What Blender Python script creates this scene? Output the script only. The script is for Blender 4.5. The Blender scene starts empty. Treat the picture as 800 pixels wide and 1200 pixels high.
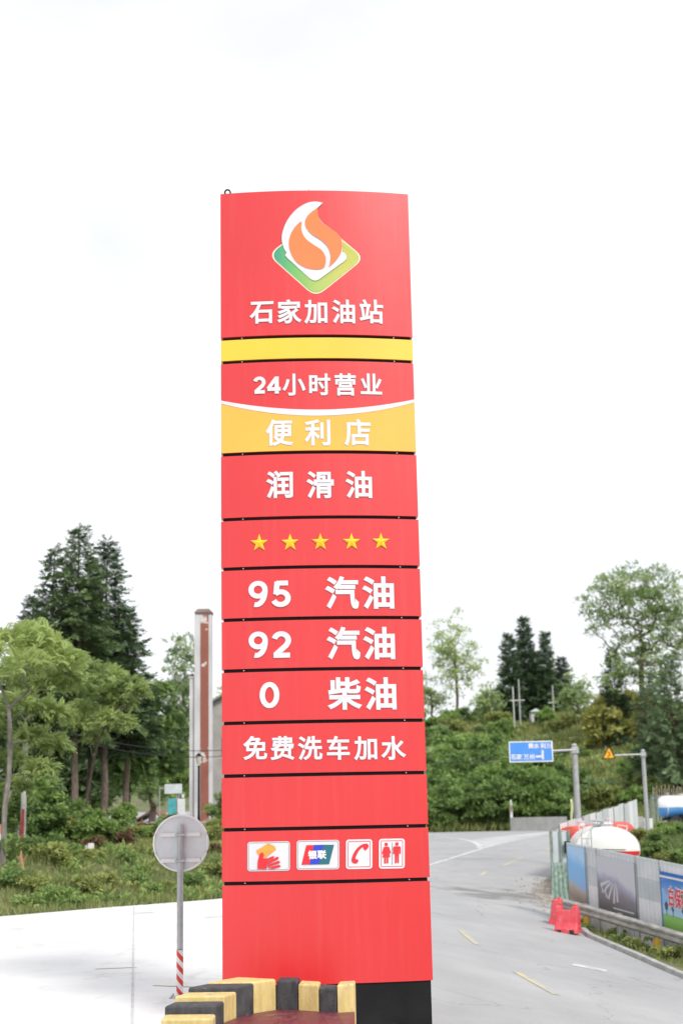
import bpy, math, random
import numpy as np
from mathutils import Vector, Matrix

# ------------------------------------------------------------------ camera
S = bpy.context.scene
COL = S.collection
CAM_H, PITCH, ROLL, FPX = 2.4, 12.0, -1.17, 1666.667      # FPX: focal length in photo pixels (800 x 1200)
cd = bpy.data.cameras.new('camera'); cam = bpy.data.objects.new('camera', cd); COL.objects.link(cam)
cd.sensor_fit = 'VERTICAL'; cd.sensor_height = 36; cd.sensor_width = 24; cd.lens = 50
cd.clip_start = 0.1; cd.clip_end = 4000
CAM_R = Matrix.Rotation(math.radians(90 + PITCH), 3, 'X') @ Matrix.Rotation(math.radians(ROLL), 3, 'Z')
cam.matrix_world = Matrix.Translation((0, 0, CAM_H)) @ CAM_R.to_4x4()
cd.dof.use_dof = True; cd.dof.focus_distance = 17.2; cd.dof.aperture_fstop = 1.8
S.camera = cam

# ------------------------------------------------------------------ sky, sun, exposure (bright overcast)
SUN_EL, SUN_AZ = math.radians(43), math.radians(150)       # azimuth clockwise from +Y (the view direction)
w = bpy.data.worlds.new('World'); S.world = w; w.use_nodes = True
nt = w.node_tree; nt.nodes.clear()
o_ = nt.nodes.new('ShaderNodeOutputWorld'); bg = nt.nodes.new('ShaderNodeBackground')
sky = nt.nodes.new('ShaderNodeTexSky'); sky.sky_type = 'NISHITA'; sky.sun_disc = False
sky.sun_elevation = SUN_EL; sky.sun_rotation = SUN_AZ; sky.altitude = 1200; sky.dust_density = 3
tc = nt.nodes.new('ShaderNodeTexCoord')
mp = nt.nodes.new('ShaderNodeMapping'); mp.inputs['Scale'].default_value = (1.0, 1.0, 2.4)
nz = nt.nodes.new('ShaderNodeTexNoise'); nz.inputs['Scale'].default_value = 2.6; nz.inputs['Detail'].default_value = 5
nz.inputs['Distortion'].default_value = 0.4
rp = nt.nodes.new('ShaderNodeValToRGB')
rp.color_ramp.elements[0].position = 0.36; rp.color_ramp.elements[0].color = (5.35, 5.42, 5.52, 1)
rp.color_ramp.elements[1].position = 0.52; rp.color_ramp.elements[1].color = (6.1, 6.15, 6.25, 1)
mx = nt.nodes.new('ShaderNodeMix'); mx.data_type = 'RGBA'; mx.inputs[0].default_value = 0.92
nt.links.new(tc.outputs['Generated'], mp.inputs['Vector']); nt.links.new(mp.outputs[0], nz.inputs['Vector'])
nt.links.new(nz.outputs['Fac'], rp.inputs['Fac'])
nt.links.new(sky.outputs[0], mx.inputs[6]); nt.links.new(rp.outputs[0], mx.inputs[7])
nt.links.new(mx.outputs[2], bg.inputs['Color']); bg.inputs['Strength'].default_value = 0.1
nt.links.new(bg.outputs[0], o_.inputs['Surface'])
sd = bpy.data.lights.new('sun', 'SUN'); sd.energy = 1.55; sd.angle = math.radians(14); sd.color = (1, .97, .92)
sun = bpy.data.objects.new('sun', sd); COL.objects.link(sun)
sdir = Vector((math.sin(SUN_AZ) * math.cos(SUN_EL), math.cos(SUN_AZ) * math.cos(SUN_EL), math.sin(SUN_EL)))
sun.rotation_euler = sdir.to_track_quat('Z', 'Y').to_euler()
sun.location = (0, -20, 40)
V = S.view_settings
V.view_transform = 'Standard'; V.look = 'None'; V.exposure = 0.93; V.gamma = 1; V.use_curve_mapping = False

# ------------------------------------------------------------------ helpers
def sst(a, b, x):
    t = np.clip((np.asarray(x, float) - a) / (b - a), 0, 1)
    return t * t * (3 - 2 * t)

def apron_edge(X): return 37.6 + (np.asarray(X, float) + 8.9) * 1.16

def H(X, Y):
    """height of the ground"""
    X = np.asarray(X, float); Y = np.asarray(Y, float)
    g = 1 - sst(25, 82, Y)
    xr = np.clip(X - .3, 0, 11)
    zr = -.2 * xr * g + .8 * sst(45, 110, Y)
    t = Y - apron_edge(np.clip(X, -60, 8))
    zl = 1.0 * sst(.5, 10, t) + 1.1 * sst(8, 27, t)
    wl = 1 - sst(-.08, .05, X / np.maximum(Y, 1))
    wl = np.where(Y < 5, 1 - sst(-.4, .3, X), wl)
    z = zl * wl + zr * (1 - wl)
    y0 = 120 - 12 * sst(14, 30, X)
    hr = 14.0 * np.clip((Y - y0) / 80, 0, 1) ** .92
    hl = 5.0 * sst(95, 190, Y)
    wr = sst(-12, 2, X)
    nzv = .55 * np.sin(X * .23 + 1.3) * np.cos(Y * .19) + .35 * np.sin(X * .51 + Y * .37)
    z = z + (hr * wr + hl * (1 - wr)) + nzv * sst(124, 145, Y)
    z = z + .10 * np.sin(X * 1.3 + 2) * np.cos(Y * 1.1) * sst(1, 5, t) * wl
    return z

def hz(x, y): return float(H(x, y))

def ray(px, py):
    return CAM_R @ Vector(((px - 400) / FPX, -(py - 600) / FPX, -1))

def at(px, py, Y):
    d = ray(px, py); d = d * (Y / d.y)
    return Vector((d.x, Y, CAM_H + d.z))

def gnd(px, py):
    """where the line of sight through a photo pixel meets the ground"""
    d = ray(px, py); lo = 10.0; Y = 10.0
    while Y < 320:
        p = d * (Y / d.y)
        if CAM_H + p.z < hz(p.x, Y): break
        lo = Y; Y += 1.0
    hi = Y
    for _ in range(18):
        m = (lo + hi) / 2; p = d * (m / d.y)
        if CAM_H + p.z < hz(p.x, m): hi = m
        else: lo = m
    p = d * (hi / d.y)
    return Vector((p.x, hi, hz(p.x, hi)))

def tag(o, label=None, cat=None, group=None, kind=None):
    if label: o['label'] = label
    if cat: o['category'] = cat
    if group: o['group'] = group
    if kind: o['kind'] = kind
    return o

def empty(name, loc=(0, 0, 0), rz=0):
    o = bpy.data.objects.new(name, None); COL.objects.link(o)
    o.location = loc; o.rotation_euler = (0, 0, rz); o.empty_display_size = .2
    return o

def link(name, me, parent=None, loc=None, rz=0):
    o = bpy.data.objects.new(name, me); COL.objects.link(o)
    if parent: o.parent = parent
    if loc is not None: o.location = loc
    if rz: o.rotation_euler = (0, 0, rz)
    return o

class MB:
    def __init__(s): s.v = []; s.f = []; s.sm = False; s.uv = None
    def add(s, vs, fs):
        n = len(s.v); s.v += [tuple(map(float, p)) for p in vs]; s.f += [tuple(i + n for i in f) for f in fs]; return s
    def box(s, x0, x1, y0, y1, z0, z1, bev=0):
        if bev:
            b = bev
            lay = []
            for (z, i) in ((z0, b), (z0 + b, 0), (z1 - b, 0), (z1, b)):
                lay.append([(x0 + b, y0 + i, z), (x1 - b, y0 + i, z), (x1 - i, y0 + b, z), (x1 - i, y1 - b, z), (x1 - b, y1 - i, z), (x0 + b, y1 - i, z), (x0 + i, y1 - b, z), (x0 + i, y0 + b, z)])
            return s.loft(lay)
        return s.add([(x, y, z) for z in (z0, z1) for (x, y) in ((x0, y0), (x1, y0), (x1, y1), (x0, y1))],
                     [(3, 2, 1, 0), (4, 5, 6, 7), (0, 1, 5, 4), (1, 2, 6, 5), (2, 3, 7, 6), (3, 0, 4, 7)])
    def loft(s, rings, cap=True):
        n = len(rings[0]); vs = [p for r in rings for p in r]; fs = []
        for k in range(len(rings) - 1):
            for i in range(n):
                j = (i + 1) % n; a = k * n
                fs.append((a + i, a + j, a + n + j, a + n + i))
        if cap: fs.append(tuple(range(n - 1, -1, -1))); fs.append(tuple((len(rings) - 1) * n + i for i in range(n)))
        return s.add(vs, fs)
    def prism(s, poly, axis, a0, a1):
        """extrude a 2-D polygon: axis 'y' takes (x,z), 'x' takes (y,z), 'z' takes (x,y)"""
        m = {'y': lambda p, a: (p[0], a, p[1]), 'x': lambda p, a: (a, p[0], p[1]), 'z': lambda p, a: (p[0], p[1], a)}[axis]
        return s.loft([[m(p, a0) for p in poly], [m(p, a1) for p in poly]])
    def tube(s, path, rad, n=8, cap=True):
        path = [Vector(p) for p in path]; rad = rad if isinstance(rad, (list, tuple)) else [rad] * len(path)
        rings = []
        for i, p in enumerate(path):
            d = (path[min(i + 1, len(path) - 1)] - path[max(i - 1, 0)]).normalized()
            u = d.cross(Vector((0, 0, 1)) if abs(d.z) < .95 else Vector((0, 1, 0))).normalized(); v = d.cross(u)
            rings.append([p + (u * math.cos(2 * math.pi * k / n) + v * math.sin(2 * math.pi * k / n)) * rad[i] for k in range(n)])
        return s.loft(rings, cap)
    def lathe(s, prof, n=24, c=(0, 0, 0)):
        return s.loft([[(c[0] + r * math.cos(2 * math.pi * k / n), c[1] + r * math.sin(2 * math.pi * k / n), c[2] + z) for k in range(n)] for (r, z) in prof])
    def mesh(s, name, m=None, smooth=False):
        me = bpy.data.meshes.new(name); me.from_pydata(s.v, [], s.f); me.validate(); me.update()
        if s.uv:
            ul = me.uv_layers.new(name='UVMap')
            for lp in me.loops: ul.data[lp.index].uv = s.uv[lp.vertex_index]
        if smooth:
            for p in me.polygons: p.use_smooth = True
            try: me.set_sharp_from_angle(angle=math.radians(38))
            except Exception: pass
        if m: me.materials.append(m)
        return me
    def build(s, name, m=None, parent=None, smooth=False, loc=None, rz=0):
        return link(name, s.mesh(name, m, smooth), parent, loc, rz)

def copy_tree(o, parent=None):
    c = o.copy(); COL.objects.link(c)
    if parent: c.parent = parent
    for ch in [k for k in o.children]: copy_tree(ch, c)
    return c

# ------------------------------------------------------------------ materials
MATS = {}
def nodes(name):
    m = bpy.data.materials.new(name); m.use_nodes = True; MATS[name] = m
    n = m.node_tree; return m, n, n.nodes['Principled BSDF']

def pm(name, c1, c2=None, scale=4.0, rough=.6, bump=0.0, bscale=None, metal=0.0, spec=.5, detail=6, lo=.35, hi=.68, coat=0.0, stretch=(1, 1, 1), world=False):
    """noise between two colours with fine relief"""
    m, n, b = nodes(name)
    b.inputs['Roughness'].default_value = rough; b.inputs['Metallic'].default_value = metal
    b.inputs['Specular IOR Level'].default_value = spec; b.inputs['Coat Weight'].default_value = coat
    b.inputs['Coat Roughness'].default_value = .08
    t = n.nodes.new('ShaderNodeTexCoord'); mp = n.nodes.new('ShaderNodeMapping'); mp.inputs['Scale'].default_value = stretch
    if world:
        g = n.nodes.new('ShaderNodeNewGeometry'); n.links.new(g.outputs['Position'], mp.inputs[0])
    else: n.links.new(t.outputs['Object'], mp.inputs[0])
    if c2 is None: b.inputs['Base Color'].default_value = (*c1, 1)
    else:
        z = n.nodes.new('ShaderNodeTexNoise'); z.inputs['Scale'].default_value = scale; z.inputs['Detail'].default_value = detail
        r = n.nodes.new('ShaderNodeValToRGB'); r.color_ramp.elements[0].position = lo; r.color_ramp.elements[1].position = hi
        r.color_ramp.elements[0].color = (*c1, 1); r.color_ramp.elements[1].color = (*c2, 1)
        n.links.new(mp.outputs[0], z.inputs['Vector']); n.links.new(z.outputs['Fac'], r.inputs[0]); n.links.new(r.outputs[0], b.inputs['Base Color'])
        rr = n.nodes.new('ShaderNodeMapRange'); rr.inputs['To Min'].default_value = max(rough - .08, 0); rr.inputs['To Max'].default_value = min(rough + .1, 1)
        n.links.new(z.outputs['Fac'], rr.inputs['Value']); n.links.new(rr.outputs[0], b.inputs['Roughness'])
    if bump:
        z2 = n.nodes.new('ShaderNodeTexNoise'); z2.inputs['Scale'].default_value = bscale or scale * 6; z2.inputs['Detail'].default_value = 8
        bp = n.nodes.new('ShaderNodeBump'); bp.inputs['Strength'].default_value = bump; bp.inputs['Distance'].default_value = .02
        n.links.new(mp.outputs[0], z2.inputs['Vector']); n.links.new(z2.outputs['Fac'], bp.inputs['Height']); n.links.new(bp.outputs[0], b.inputs['Normal'])
    return m

LEAF_GAIN = 1.18      # one even lift on all leaf colours
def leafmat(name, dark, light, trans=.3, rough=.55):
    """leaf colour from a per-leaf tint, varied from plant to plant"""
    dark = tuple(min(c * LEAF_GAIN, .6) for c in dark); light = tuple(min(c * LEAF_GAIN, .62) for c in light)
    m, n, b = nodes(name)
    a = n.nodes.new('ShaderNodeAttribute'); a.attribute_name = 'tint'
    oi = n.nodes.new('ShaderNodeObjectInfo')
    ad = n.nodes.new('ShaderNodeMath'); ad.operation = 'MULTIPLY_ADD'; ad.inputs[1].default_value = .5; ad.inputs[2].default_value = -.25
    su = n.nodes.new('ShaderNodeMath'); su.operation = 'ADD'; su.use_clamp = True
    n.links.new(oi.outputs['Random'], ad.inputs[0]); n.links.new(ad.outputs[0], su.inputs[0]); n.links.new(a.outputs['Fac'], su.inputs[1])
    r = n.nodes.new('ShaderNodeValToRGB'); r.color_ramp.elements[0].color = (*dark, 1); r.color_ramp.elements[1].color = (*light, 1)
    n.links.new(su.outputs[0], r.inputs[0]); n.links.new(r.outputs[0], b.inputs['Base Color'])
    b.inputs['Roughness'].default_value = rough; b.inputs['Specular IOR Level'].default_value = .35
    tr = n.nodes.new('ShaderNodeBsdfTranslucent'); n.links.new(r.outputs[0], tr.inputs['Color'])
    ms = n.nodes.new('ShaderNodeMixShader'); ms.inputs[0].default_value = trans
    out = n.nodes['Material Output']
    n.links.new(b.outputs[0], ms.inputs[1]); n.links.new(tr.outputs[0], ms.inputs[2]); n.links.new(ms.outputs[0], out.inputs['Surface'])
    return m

def redmat(name, c, rough=.32):
    """painted aluminium composite sheet: even colour, faint oil-canning, gloss"""
    m, n, b = nodes(name)
    b.inputs['Roughness'].default_value = rough; b.inputs['Specular IOR Level'].default_value = .5
    b.inputs['Coat Weight'].default_value = .85; b.inputs['Coat Roughness'].default_value = .3
    t = n.nodes.new('ShaderNodeTexCoord')
    z = n.nodes.new('ShaderNodeTexNoise'); z.inputs['Scale'].default_value = .9; z.inputs['Detail'].default_value = 2
    n.links.new(t.outputs['Object'], z.inputs['Vector'])
    r = n.nodes.new('ShaderNodeValToRGB'); r.color_ramp.elements[0].position = .3; r.color_ramp.elements[1].position = .7
    r.color_ramp.elements[0].color = (c[0] * .95, c[1] * .9, c[2] * .9, 1); r.color_ramp.elements[1].color = (*c, 1)
    n.links.new(z.outputs['Fac'], r.inputs[0])
    # faint vertical dust streaks from rain
    mp = n.nodes.new('ShaderNodeMapping'); mp.inputs['Scale'].default_value = (9, 9, .5)
    z2 = n.nodes.new('ShaderNodeTexNoise'); z2.inputs['Scale'].default_value = 1.6; z2.inputs['Detail'].default_value = 5
    n.links.new(t.outputs['Object'], mp.inputs[0]); n.links.new(mp.outputs[0], z2.inputs['Vector'])
    mr = n.nodes.new('ShaderNodeMapRange'); mr.inputs['From Min'].default_value = .5; mr.inputs['From Max'].default_value = .85; mr.inputs['To Max'].default_value = .035
    n.links.new(z2.outputs['Fac'], mr.inputs['Value'])
    mm = n.nodes.new('ShaderNodeMix'); mm.data_type = 'RGBA'; mm.inputs[7].default_value = (.62, .5, .46, 1)
    n.links.new(mr.outputs[0], mm.inputs[0]); n.links.new(r.outputs[0], mm.inputs[6]); n.links.new(mm.outputs[2], b.inputs['Base Color'])
    bp = n.nodes.new('ShaderNodeBump'); bp.inputs['Strength'].default_value = .12; bp.inputs['Distance'].default_value = .03
    n.links.new(z.outputs['Fac'], bp.inputs['Height']); n.links.new(bp.outputs[0], b.inputs['Normal']); n.links.new(bp.outputs[0], b.inputs['Coat Normal'])
    return m

M_RED = redmat('sign_red', (.635, .0135, .0175), .36)
M_YEL = redmat('sign_yellow', (.78, .52, .022)); M_AMB = redmat('sign_amber', (.80, .425, .04))
M_BLACK = pm('black_steel', (.006, .006, .007), (.011, .011, .012), 3, .6, .1, spec=.2)
M_WHITE = pm('white_acrylic', (.62, .62, .655), (.69, .69, .72), 3, .4)
M_STAR = pm('star_gold', (.84, .5, .01), (.86, .56, .015), 3, .3)
M_ORANGE = pm('logo_orange', (.85, .19, .055)); M_CREAM = pm('logo_cream', (.8, .68, .5))
M_GREYLINE = pm('icon_grey', (.28, .27, .28)); M_ICONRED = pm('icon_red', (.7, .02, .03)); M_CARD = pm('card_orange', (.82, .27, .03), (.84, .36, .07), 8)
M_BLUEP = pm('print_blue', (.02, .05, .5)); M_TEALP = pm('print_teal', (.012, .13, .17))
M_STEEL = pm('galvanised_steel', (.36, .37, .38), (.46, .47, .48), 7, .45, .05, metal=.35)
M_ALU = pm('aluminium_sheet', (.57, .61, .635), (.65, .69, .71), 5, .5, .04)
M_WPAINT = pm('white_paint', (.68, .68, .68), (.78, .78, .78), 5, .5)
M_RPAINT = pm('red_reflective', (.6, .03, .02), (.68, .05, .03), 9, .45)
M_KYEL = pm('kerb_yellow', (.60, .45, .16), (.72, .57, .26), 5, .7, .35, 40, stretch=(3, 3, .8))
M_KBLK = pm('kerb_black', (.030, .031, .037), (.062, .064, .074), 5, .65, .35, 40, stretch=(3, 3, .8))
M_MAROON = pm('maroon_paint', (.12, .02, .03), (.19, .042, .052), 6, .45, .3, 30, stretch=(4, 1, 1))
M_CONC = pm('pale_concrete', (.56, .56, .565), (.71, .71, .715), .5, .8, .3, 30, detail=12, lo=.22, hi=.62, world=True)
M_CONC2 = pm('kerb_concrete', (.30, .30, .29), (.44, .43, .42), 2.5, .85, .4, 20, world=True)
M_SOIL = pm('weedy_soil', (.075, .095, .035), (.17, .17, .075), 1.2, .95, .6, 9, detail=8, world=True)
M_BARK = pm('bark', (.085, .063, .048), (.21, .16, .125), 7, .9, .7, 25, stretch=(3, 3, .5))
M_PBARK = pm('pale_bark', (.13, .115, .10), (.26, .24, .21), 5, .9, .5, 20, stretch=(2, 2, .6))
M_YPAINT = pm('worn_yellow_paint', (.37, .37, .365), (.54, .47, .25), 3.2, .8, detail=10, lo=.40, hi=.60, world=True)
M_WLINE = pm('worn_white_paint', (.38, .38, .385), (.62, .62, .63), 3, .8, detail=10, lo=.36, hi=.58, world=True)
M_PINK = pm('faded_red_plastic', (.62, .05, .07), (.74, .10, .12), 4, .4, .1)
M_RUBBER = pm('rubber', (.015, .015, .015), (.03, .03, .03), 6, .85, .2)
M_SIGNBLUE = pm('sign_blue', (.06, .25, .72), (.07, .28, .76), 2, .4)
M_SIGNYEL = pm('sign_warning_yellow', (.85, .36, .01), (.88, .40, .02), 2, .4)
M_GREENMESH = pm('green_netting', (.16, .24, .20), (.36, .45, .40), 9, .7, .3, 60)
M_GREENPOST = pm('green_grey_post', (.12, .18, .15), (.22, .29, .25), 6, .6)

def chip(m, colour, scale, lo, hi, amount=1.0, stretch=(1, 1, 1), world=False):
    """wear laid over a finished material: patches of another colour with ragged outlines"""
    n = m.node_tree; b = n.nodes['Principled BSDF']; src = b.inputs['Base Color'].links[0].from_socket if b.inputs['Base Color'].links else None
    t = n.nodes.new('ShaderNodeTexCoord'); mp = n.nodes.new('ShaderNodeMapping'); mp.inputs['Scale'].default_value = stretch; mp.inputs['Location'].default_value = (3.1, 7.7, 1.3)
    if world: g = n.nodes.new('ShaderNodeNewGeometry'); n.links.new(g.outputs['Position'], mp.inputs[0])
    else: n.links.new(t.outputs['Object'], mp.inputs[0])
    z = n.nodes.new('ShaderNodeTexNoise'); z.inputs['Scale'].default_value = scale; z.inputs['Detail'].default_value = 12; z.inputs['Roughness'].default_value = .65; n.links.new(mp.outputs[0], z.inputs['Vector'])
    r = n.nodes.new('ShaderNodeMapRange'); r.inputs['From Min'].default_value = lo; r.inputs['From Max'].default_value = hi; r.inputs['To Max'].default_value = amount; n.links.new(z.outputs['Fac'], r.inputs['Value'])
    x = n.nodes.new('ShaderNodeMix'); x.data_type = 'RGBA'; n.links.new(r.outputs[0], x.inputs[0])
    if src: n.links.new(src, x.inputs[6])
    else: x.inputs[6].default_value = b.inputs['Base Color'].default_value
    x.inputs[7].default_value = (*colour, 1); n.links.new(x.outputs[2], b.inputs['Base Color'])
chip(M_KYEL, (.34, .32, .29), 6, .60, .66); chip(M_KYEL, (.30, .25, .17), 3, .5, .8, .7, (2, 2, .6))
chip(M_KBLK, (.26, .25, .24), 7, .62, .67, .8); chip(M_KBLK, (.12, .115, .11), 3, .48, .75, .7)
chip(M_PINK, (.50, .30, .27), 5, .56, .72, .6); chip(M_MAROON, (.28, .17, .15), 5, .55, .7, .6)
chip(M_CONC, (.34, .33, .32), .55, .60, .74, .55, (1, 1, 1), True); chip(M_CONC, (.44, .43, .40), 2.3, .56, .72, .5, (1, .3, 1), True)
chip(M_STEEL, (.24, .22, .20), 4, .58, .75, .5)

# asphalt: pale, worn, wheel-dusted with a damp muddy patch
def asphalt():
    m, n, b = nodes('worn_asphalt')
    g = n.nodes.new('ShaderNodeNewGeometry'); b.inputs['Roughness'].default_value = .82
    def noise(sc, det, lo, hi, st=(1, 1, 1)):
        mp = n.nodes.new('ShaderNodeMapping'); mp.inputs['Scale'].default_value = st; n.links.new(g.outputs['Position'], mp.inputs[0])
        z = n.nodes.new('ShaderNodeTexNoise'); z.inputs['Scale'].default_value = sc; z.inputs['Detail'].default_value = det
        n.links.new(mp.outputs[0], z.inputs['Vector'])
        r = n.nodes.new('ShaderNodeMapRange'); r.inputs['From Min'].default_value = lo; r.inputs['From Max'].default_value = hi
        n.links.new(z.outputs['Fac'], r.inputs['Value']); return r.outputs[0], z.outputs['Fac']
    def mixc(f, a, bb):
        x = n.nodes.new('ShaderNodeMix'); x.data_type = 'RGBA'; n.links.new(f, x.inputs[0])
        for s_, i in ((a, 6), (bb, 7)):
            if isinstance(s_, tuple): x.inputs[i].default_value = (*s_, 1)
            else: n.links.new(s_, x.inputs[i])
        return x.outputs[2]
    a, _ = noise(.22, 6, .3, .72); c = mixc(a, (.325, .327, .335), (.42, .42, .425))
    f, _ = noise(1.3, 10, .35, .7, (1, .5, 1)); s = n.nodes.new('ShaderNodeMath'); s.operation = 'MULTIPLY'; s.inputs[1].default_value = .28
    n.links.new(f, s.inputs[0]); c = mixc(s.outputs[0], c, (.25, .25, .256))
    # muddy patch round one spot of the road, its outline broken up by noise
    v = n.nodes.new('ShaderNodeVectorMath'); v.operation = 'SUBTRACT'; v.inputs[1].default_value = tuple(gnd(612, 1052)); n.links.new(g.outputs['Position'], v.inputs[0])
    sc = n.nodes.new('ShaderNodeVectorMath'); sc.operation = 'MULTIPLY'; sc.inputs[1].default_value = (1 / 3.0, 1 / 3.2, 0); n.links.new(v.outputs[0], sc.inputs[0])
    L = n.nodes.new('ShaderNodeVectorMath'); L.operation = 'LENGTH'; n.links.new(sc.outputs[0], L.inputs[0])
    _, zz = noise(.9, 8, 0, 1)
    am = n.nodes.new('ShaderNodeMath'); am.operation = 'MULTIPLY_ADD'; am.inputs[1].default_value = -3.2; n.links.new(zz, am.inputs[0])
    am.inputs[2].default_value = 1.6; ad = n.nodes.new('ShaderNodeMath'); ad.operation = 'ADD'; n.links.new(L.outputs['Value'], ad.inputs[0]); n.links.new(am.outputs[0], ad.inputs[1])
    mr = n.nodes.new('ShaderNodeMapRange'); mr.inputs['From Min'].default_value = 1.0; mr.inputs['From Max'].default_value = .25; mr.inputs['To Max'].default_value = .85
    n.links.new(ad.outputs[0], mr.inputs['Value']); c = mixc(mr.outputs[0], c, (.15, .145, .14))
    gr, _ = noise(22, 3, .4, .7); gs = n.nodes.new('ShaderNodeMath'); gs.operation = 'MULTIPLY'; gs.inputs[1].default_value = .22
    n.links.new(gr, gs.inputs[0]); c = mixc(gs.outputs[0], c, (.20, .20, .205))
    vo = n.nodes.new('ShaderNodeTexVoronoi'); vo.feature = 'DISTANCE_TO_EDGE'; vo.inputs['Scale'].default_value = .16
    wz = n.nodes.new('ShaderNodeTexNoise'); wz.inputs['Scale'].default_value = .8; wz.inputs['Detail'].default_value = 6; n.links.new(g.outputs['Position'], wz.inputs['Vector'])
    wa = n.nodes.new('ShaderNodeVectorMath'); wa.operation = 'MULTIPLY_ADD'; wa.inputs[1].default_value = (2.2, 2.2, 0); n.links.new(wz.outputs['Color'], wa.inputs[0]); n.links.new(g.outputs['Position'], wa.inputs[2])
    n.links.new(wa.outputs[0], vo.inputs['Vector'])
    cr = n.nodes.new('ShaderNodeMapRange'); cr.inputs['From Min'].default_value = .004; cr.inputs['From Max'].default_value = .0; cr.inputs['To Max'].default_value = .6; n.links.new(vo.outputs['Distance'], cr.inputs['Value'])
    c = mixc(cr.outputs[0], c, (.16, .155, .15))
    n.links.new(c, b.inputs['Base Color'])
    z = n.nodes.new('ShaderNodeTexNoise'); z.inputs['Scale'].default_value = 60; n.links.new(g.outputs['Position'], z.inputs['Vector'])
    bp = n.nodes.new('ShaderNodeBump'); bp.inputs['Strength'].default_value = .4; bp.inputs['Distance'].default_value = .01
    n.links.new(z.outputs['Fac'], bp.inputs['Height']); n.links.new(bp.outputs[0], b.inputs['Normal'])
    return m
M_ASPH = asphalt()

L_FROND = leafmat('leaf_yellow_green', (0.11, 0.17, 0.055), (0.36, 0.44, 0.155), .45)
L_CON = leafmat('leaf_conifer_and_shade', (0.045, 0.085, 0.038), (0.16, 0.23, 0.09), .22)  # conifer leaves; on two broadleaf trees its dark tone paints shade
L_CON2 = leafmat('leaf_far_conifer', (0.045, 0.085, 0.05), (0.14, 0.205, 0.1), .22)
L_BROAD = leafmat('leaf_mid_green', (0.085, 0.155, 0.04), (0.27, 0.39, 0.11), .3)
L_PALE = leafmat('leaf_pale_green', (0.15, 0.22, 0.09), (0.35, 0.45, 0.21), .35)
L_BUSH = leafmat('leaf_bush', (0.06, 0.115, 0.035), (0.24, 0.35, 0.105), .25)
L_OLIVE = leafmat('leaf_olive_bush', (0.12, 0.155, 0.045), (0.35, 0.385, 0.125), .25)
L_BAMBOO = leafmat('leaf_bamboo', (0.28, 0.29, 0.08), (0.58, 0.56, 0.19), .35)
L_PINE = leafmat('leaf_pine', (0.07, 0.115, 0.06), (0.2, 0.28, 0.14), .2)
L_GRASS = leafmat('leaf_grass', (0.1, 0.155, 0.045), (0.31, 0.31, 0.13), .22)
L_FRESH = leafmat('leaf_fresh_green', (0.17, 0.26, 0.09), (0.44, 0.55, 0.24), .4)
L_HILLG = leafmat('leaf_hill_grass', (0.15, 0.2, 0.06), (0.45, 0.45, 0.18), .3)
L_RUST = leafmat('leaf_rusty', (.09, .055, .03), (.22, .14, .075), .2)

# ------------------------------------------------------------------ the setting: ground, apron, road
def grid_mesh(name, P, m):
    """P: rows x cols x 3"""
    r, c, _ = P.shape
    me = bpy.data.meshes.new(name); v = P.reshape(-1, 3)
    idx = np.arange(r * c).reshape(r, c)
    q = np.stack([idx[:-1, :-1], idx[:-1, 1:], idx[1:, 1:], idx[1:, :-1]], -1).reshape(-1, 4)
    fill(me, v, q); me.materials.append(m)
    return me

def fill(me, v, q, tint=None, smooth=True):
    k = q.shape[1]
    me.vertices.add(len(v)); me.vertices.foreach_set('co', np.ascontiguousarray(v, dtype=np.float32).ravel())
    me.loops.add(q.size); me.loops.foreach_set('vertex_index', np.ascontiguousarray(q, dtype=np.int32).ravel())
    me.polygons.add(len(q)); me.polygons.foreach_set('loop_start', np.arange(0, q.size, k, dtype=np.int32))
    me.polygons.foreach_set('use_smooth', np.full(len(q), smooth))
    if tint is not None:
        a = me.attributes.new('tint', 'FLOAT', 'POINT'); a.data.foreach_set('value', np.ascontiguousarray(tint, dtype=np.float32))
    me.update(calc_edges=True)

xs = np.concatenate([[-300, -150, -90, -60, -45], np.arange(-36, 48, .7), [50, 60, 75, 100, 160, 300]])
ys = np.concatenate([[-100, -60, -30, -12], np.arange(-4, 150, .7), np.arange(150, 215, 3), [230, 260, 320, 420]])
GX, GY = np.meshgrid(xs, ys)
GZ = H(GX, GY)
ground = link('ground', grid_mesh('ground', np.stack([GX, GY, GZ], -1), M_SOIL)); tag(ground, kind='structure')

ROAD_R = [(-30, 13.5), (0, 11.2), (24, 8.4), (33, 7.3), (40, 6.4), (46, 6.55), (52, 7.1), (60, 8.05), (75, 11.4), (90, 15.8), (100, 20), (106, 24), (109, 40), (111, 60)]
ry, rx = np.array(ROAD_R).T
def road_right(Y): return np.interp(Y, ry, rx)
yy = np.concatenate([np.arange(-25, 118.5, .7)])
left = np.where(yy < 50, .5, .5 - 27 * sst(50, 72, yy))
rows = []
for y, l in zip(yy, left):
    x = np.linspace(l, road_right(y), 56); ye = np.minimum(y, 119.5)
    rows.append(np.stack([x, np.full_like(x, ye), H(x, ye) + .03], -1))
road = link('road', grid_mesh('road', np.array(rows), M_ASPH)); tag(road, kind='structure')

xa = np.concatenate([np.arange(-60, -20, 3), np.arange(-20, .5, .5), [.5]])
rows = []
for x in xa:
    e = min(float(apron_edge(x)), 46) + .12 * math.sin(x * 1.7) - .05 * math.sin(x * 4.1)
    y = np.linspace(-25, e, 90); rows.append(np.stack([np.full_like(y, x), y, np.maximum(H(np.full_like(y, x), y), 0) + .036], -1))
apron = link('concrete_apron', grid_mesh('concrete_apron', np.array(rows)[:, ::-1].transpose(1, 0, 2)[:, :, :], M_CONC)); tag(apron, kind='structure')

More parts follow.
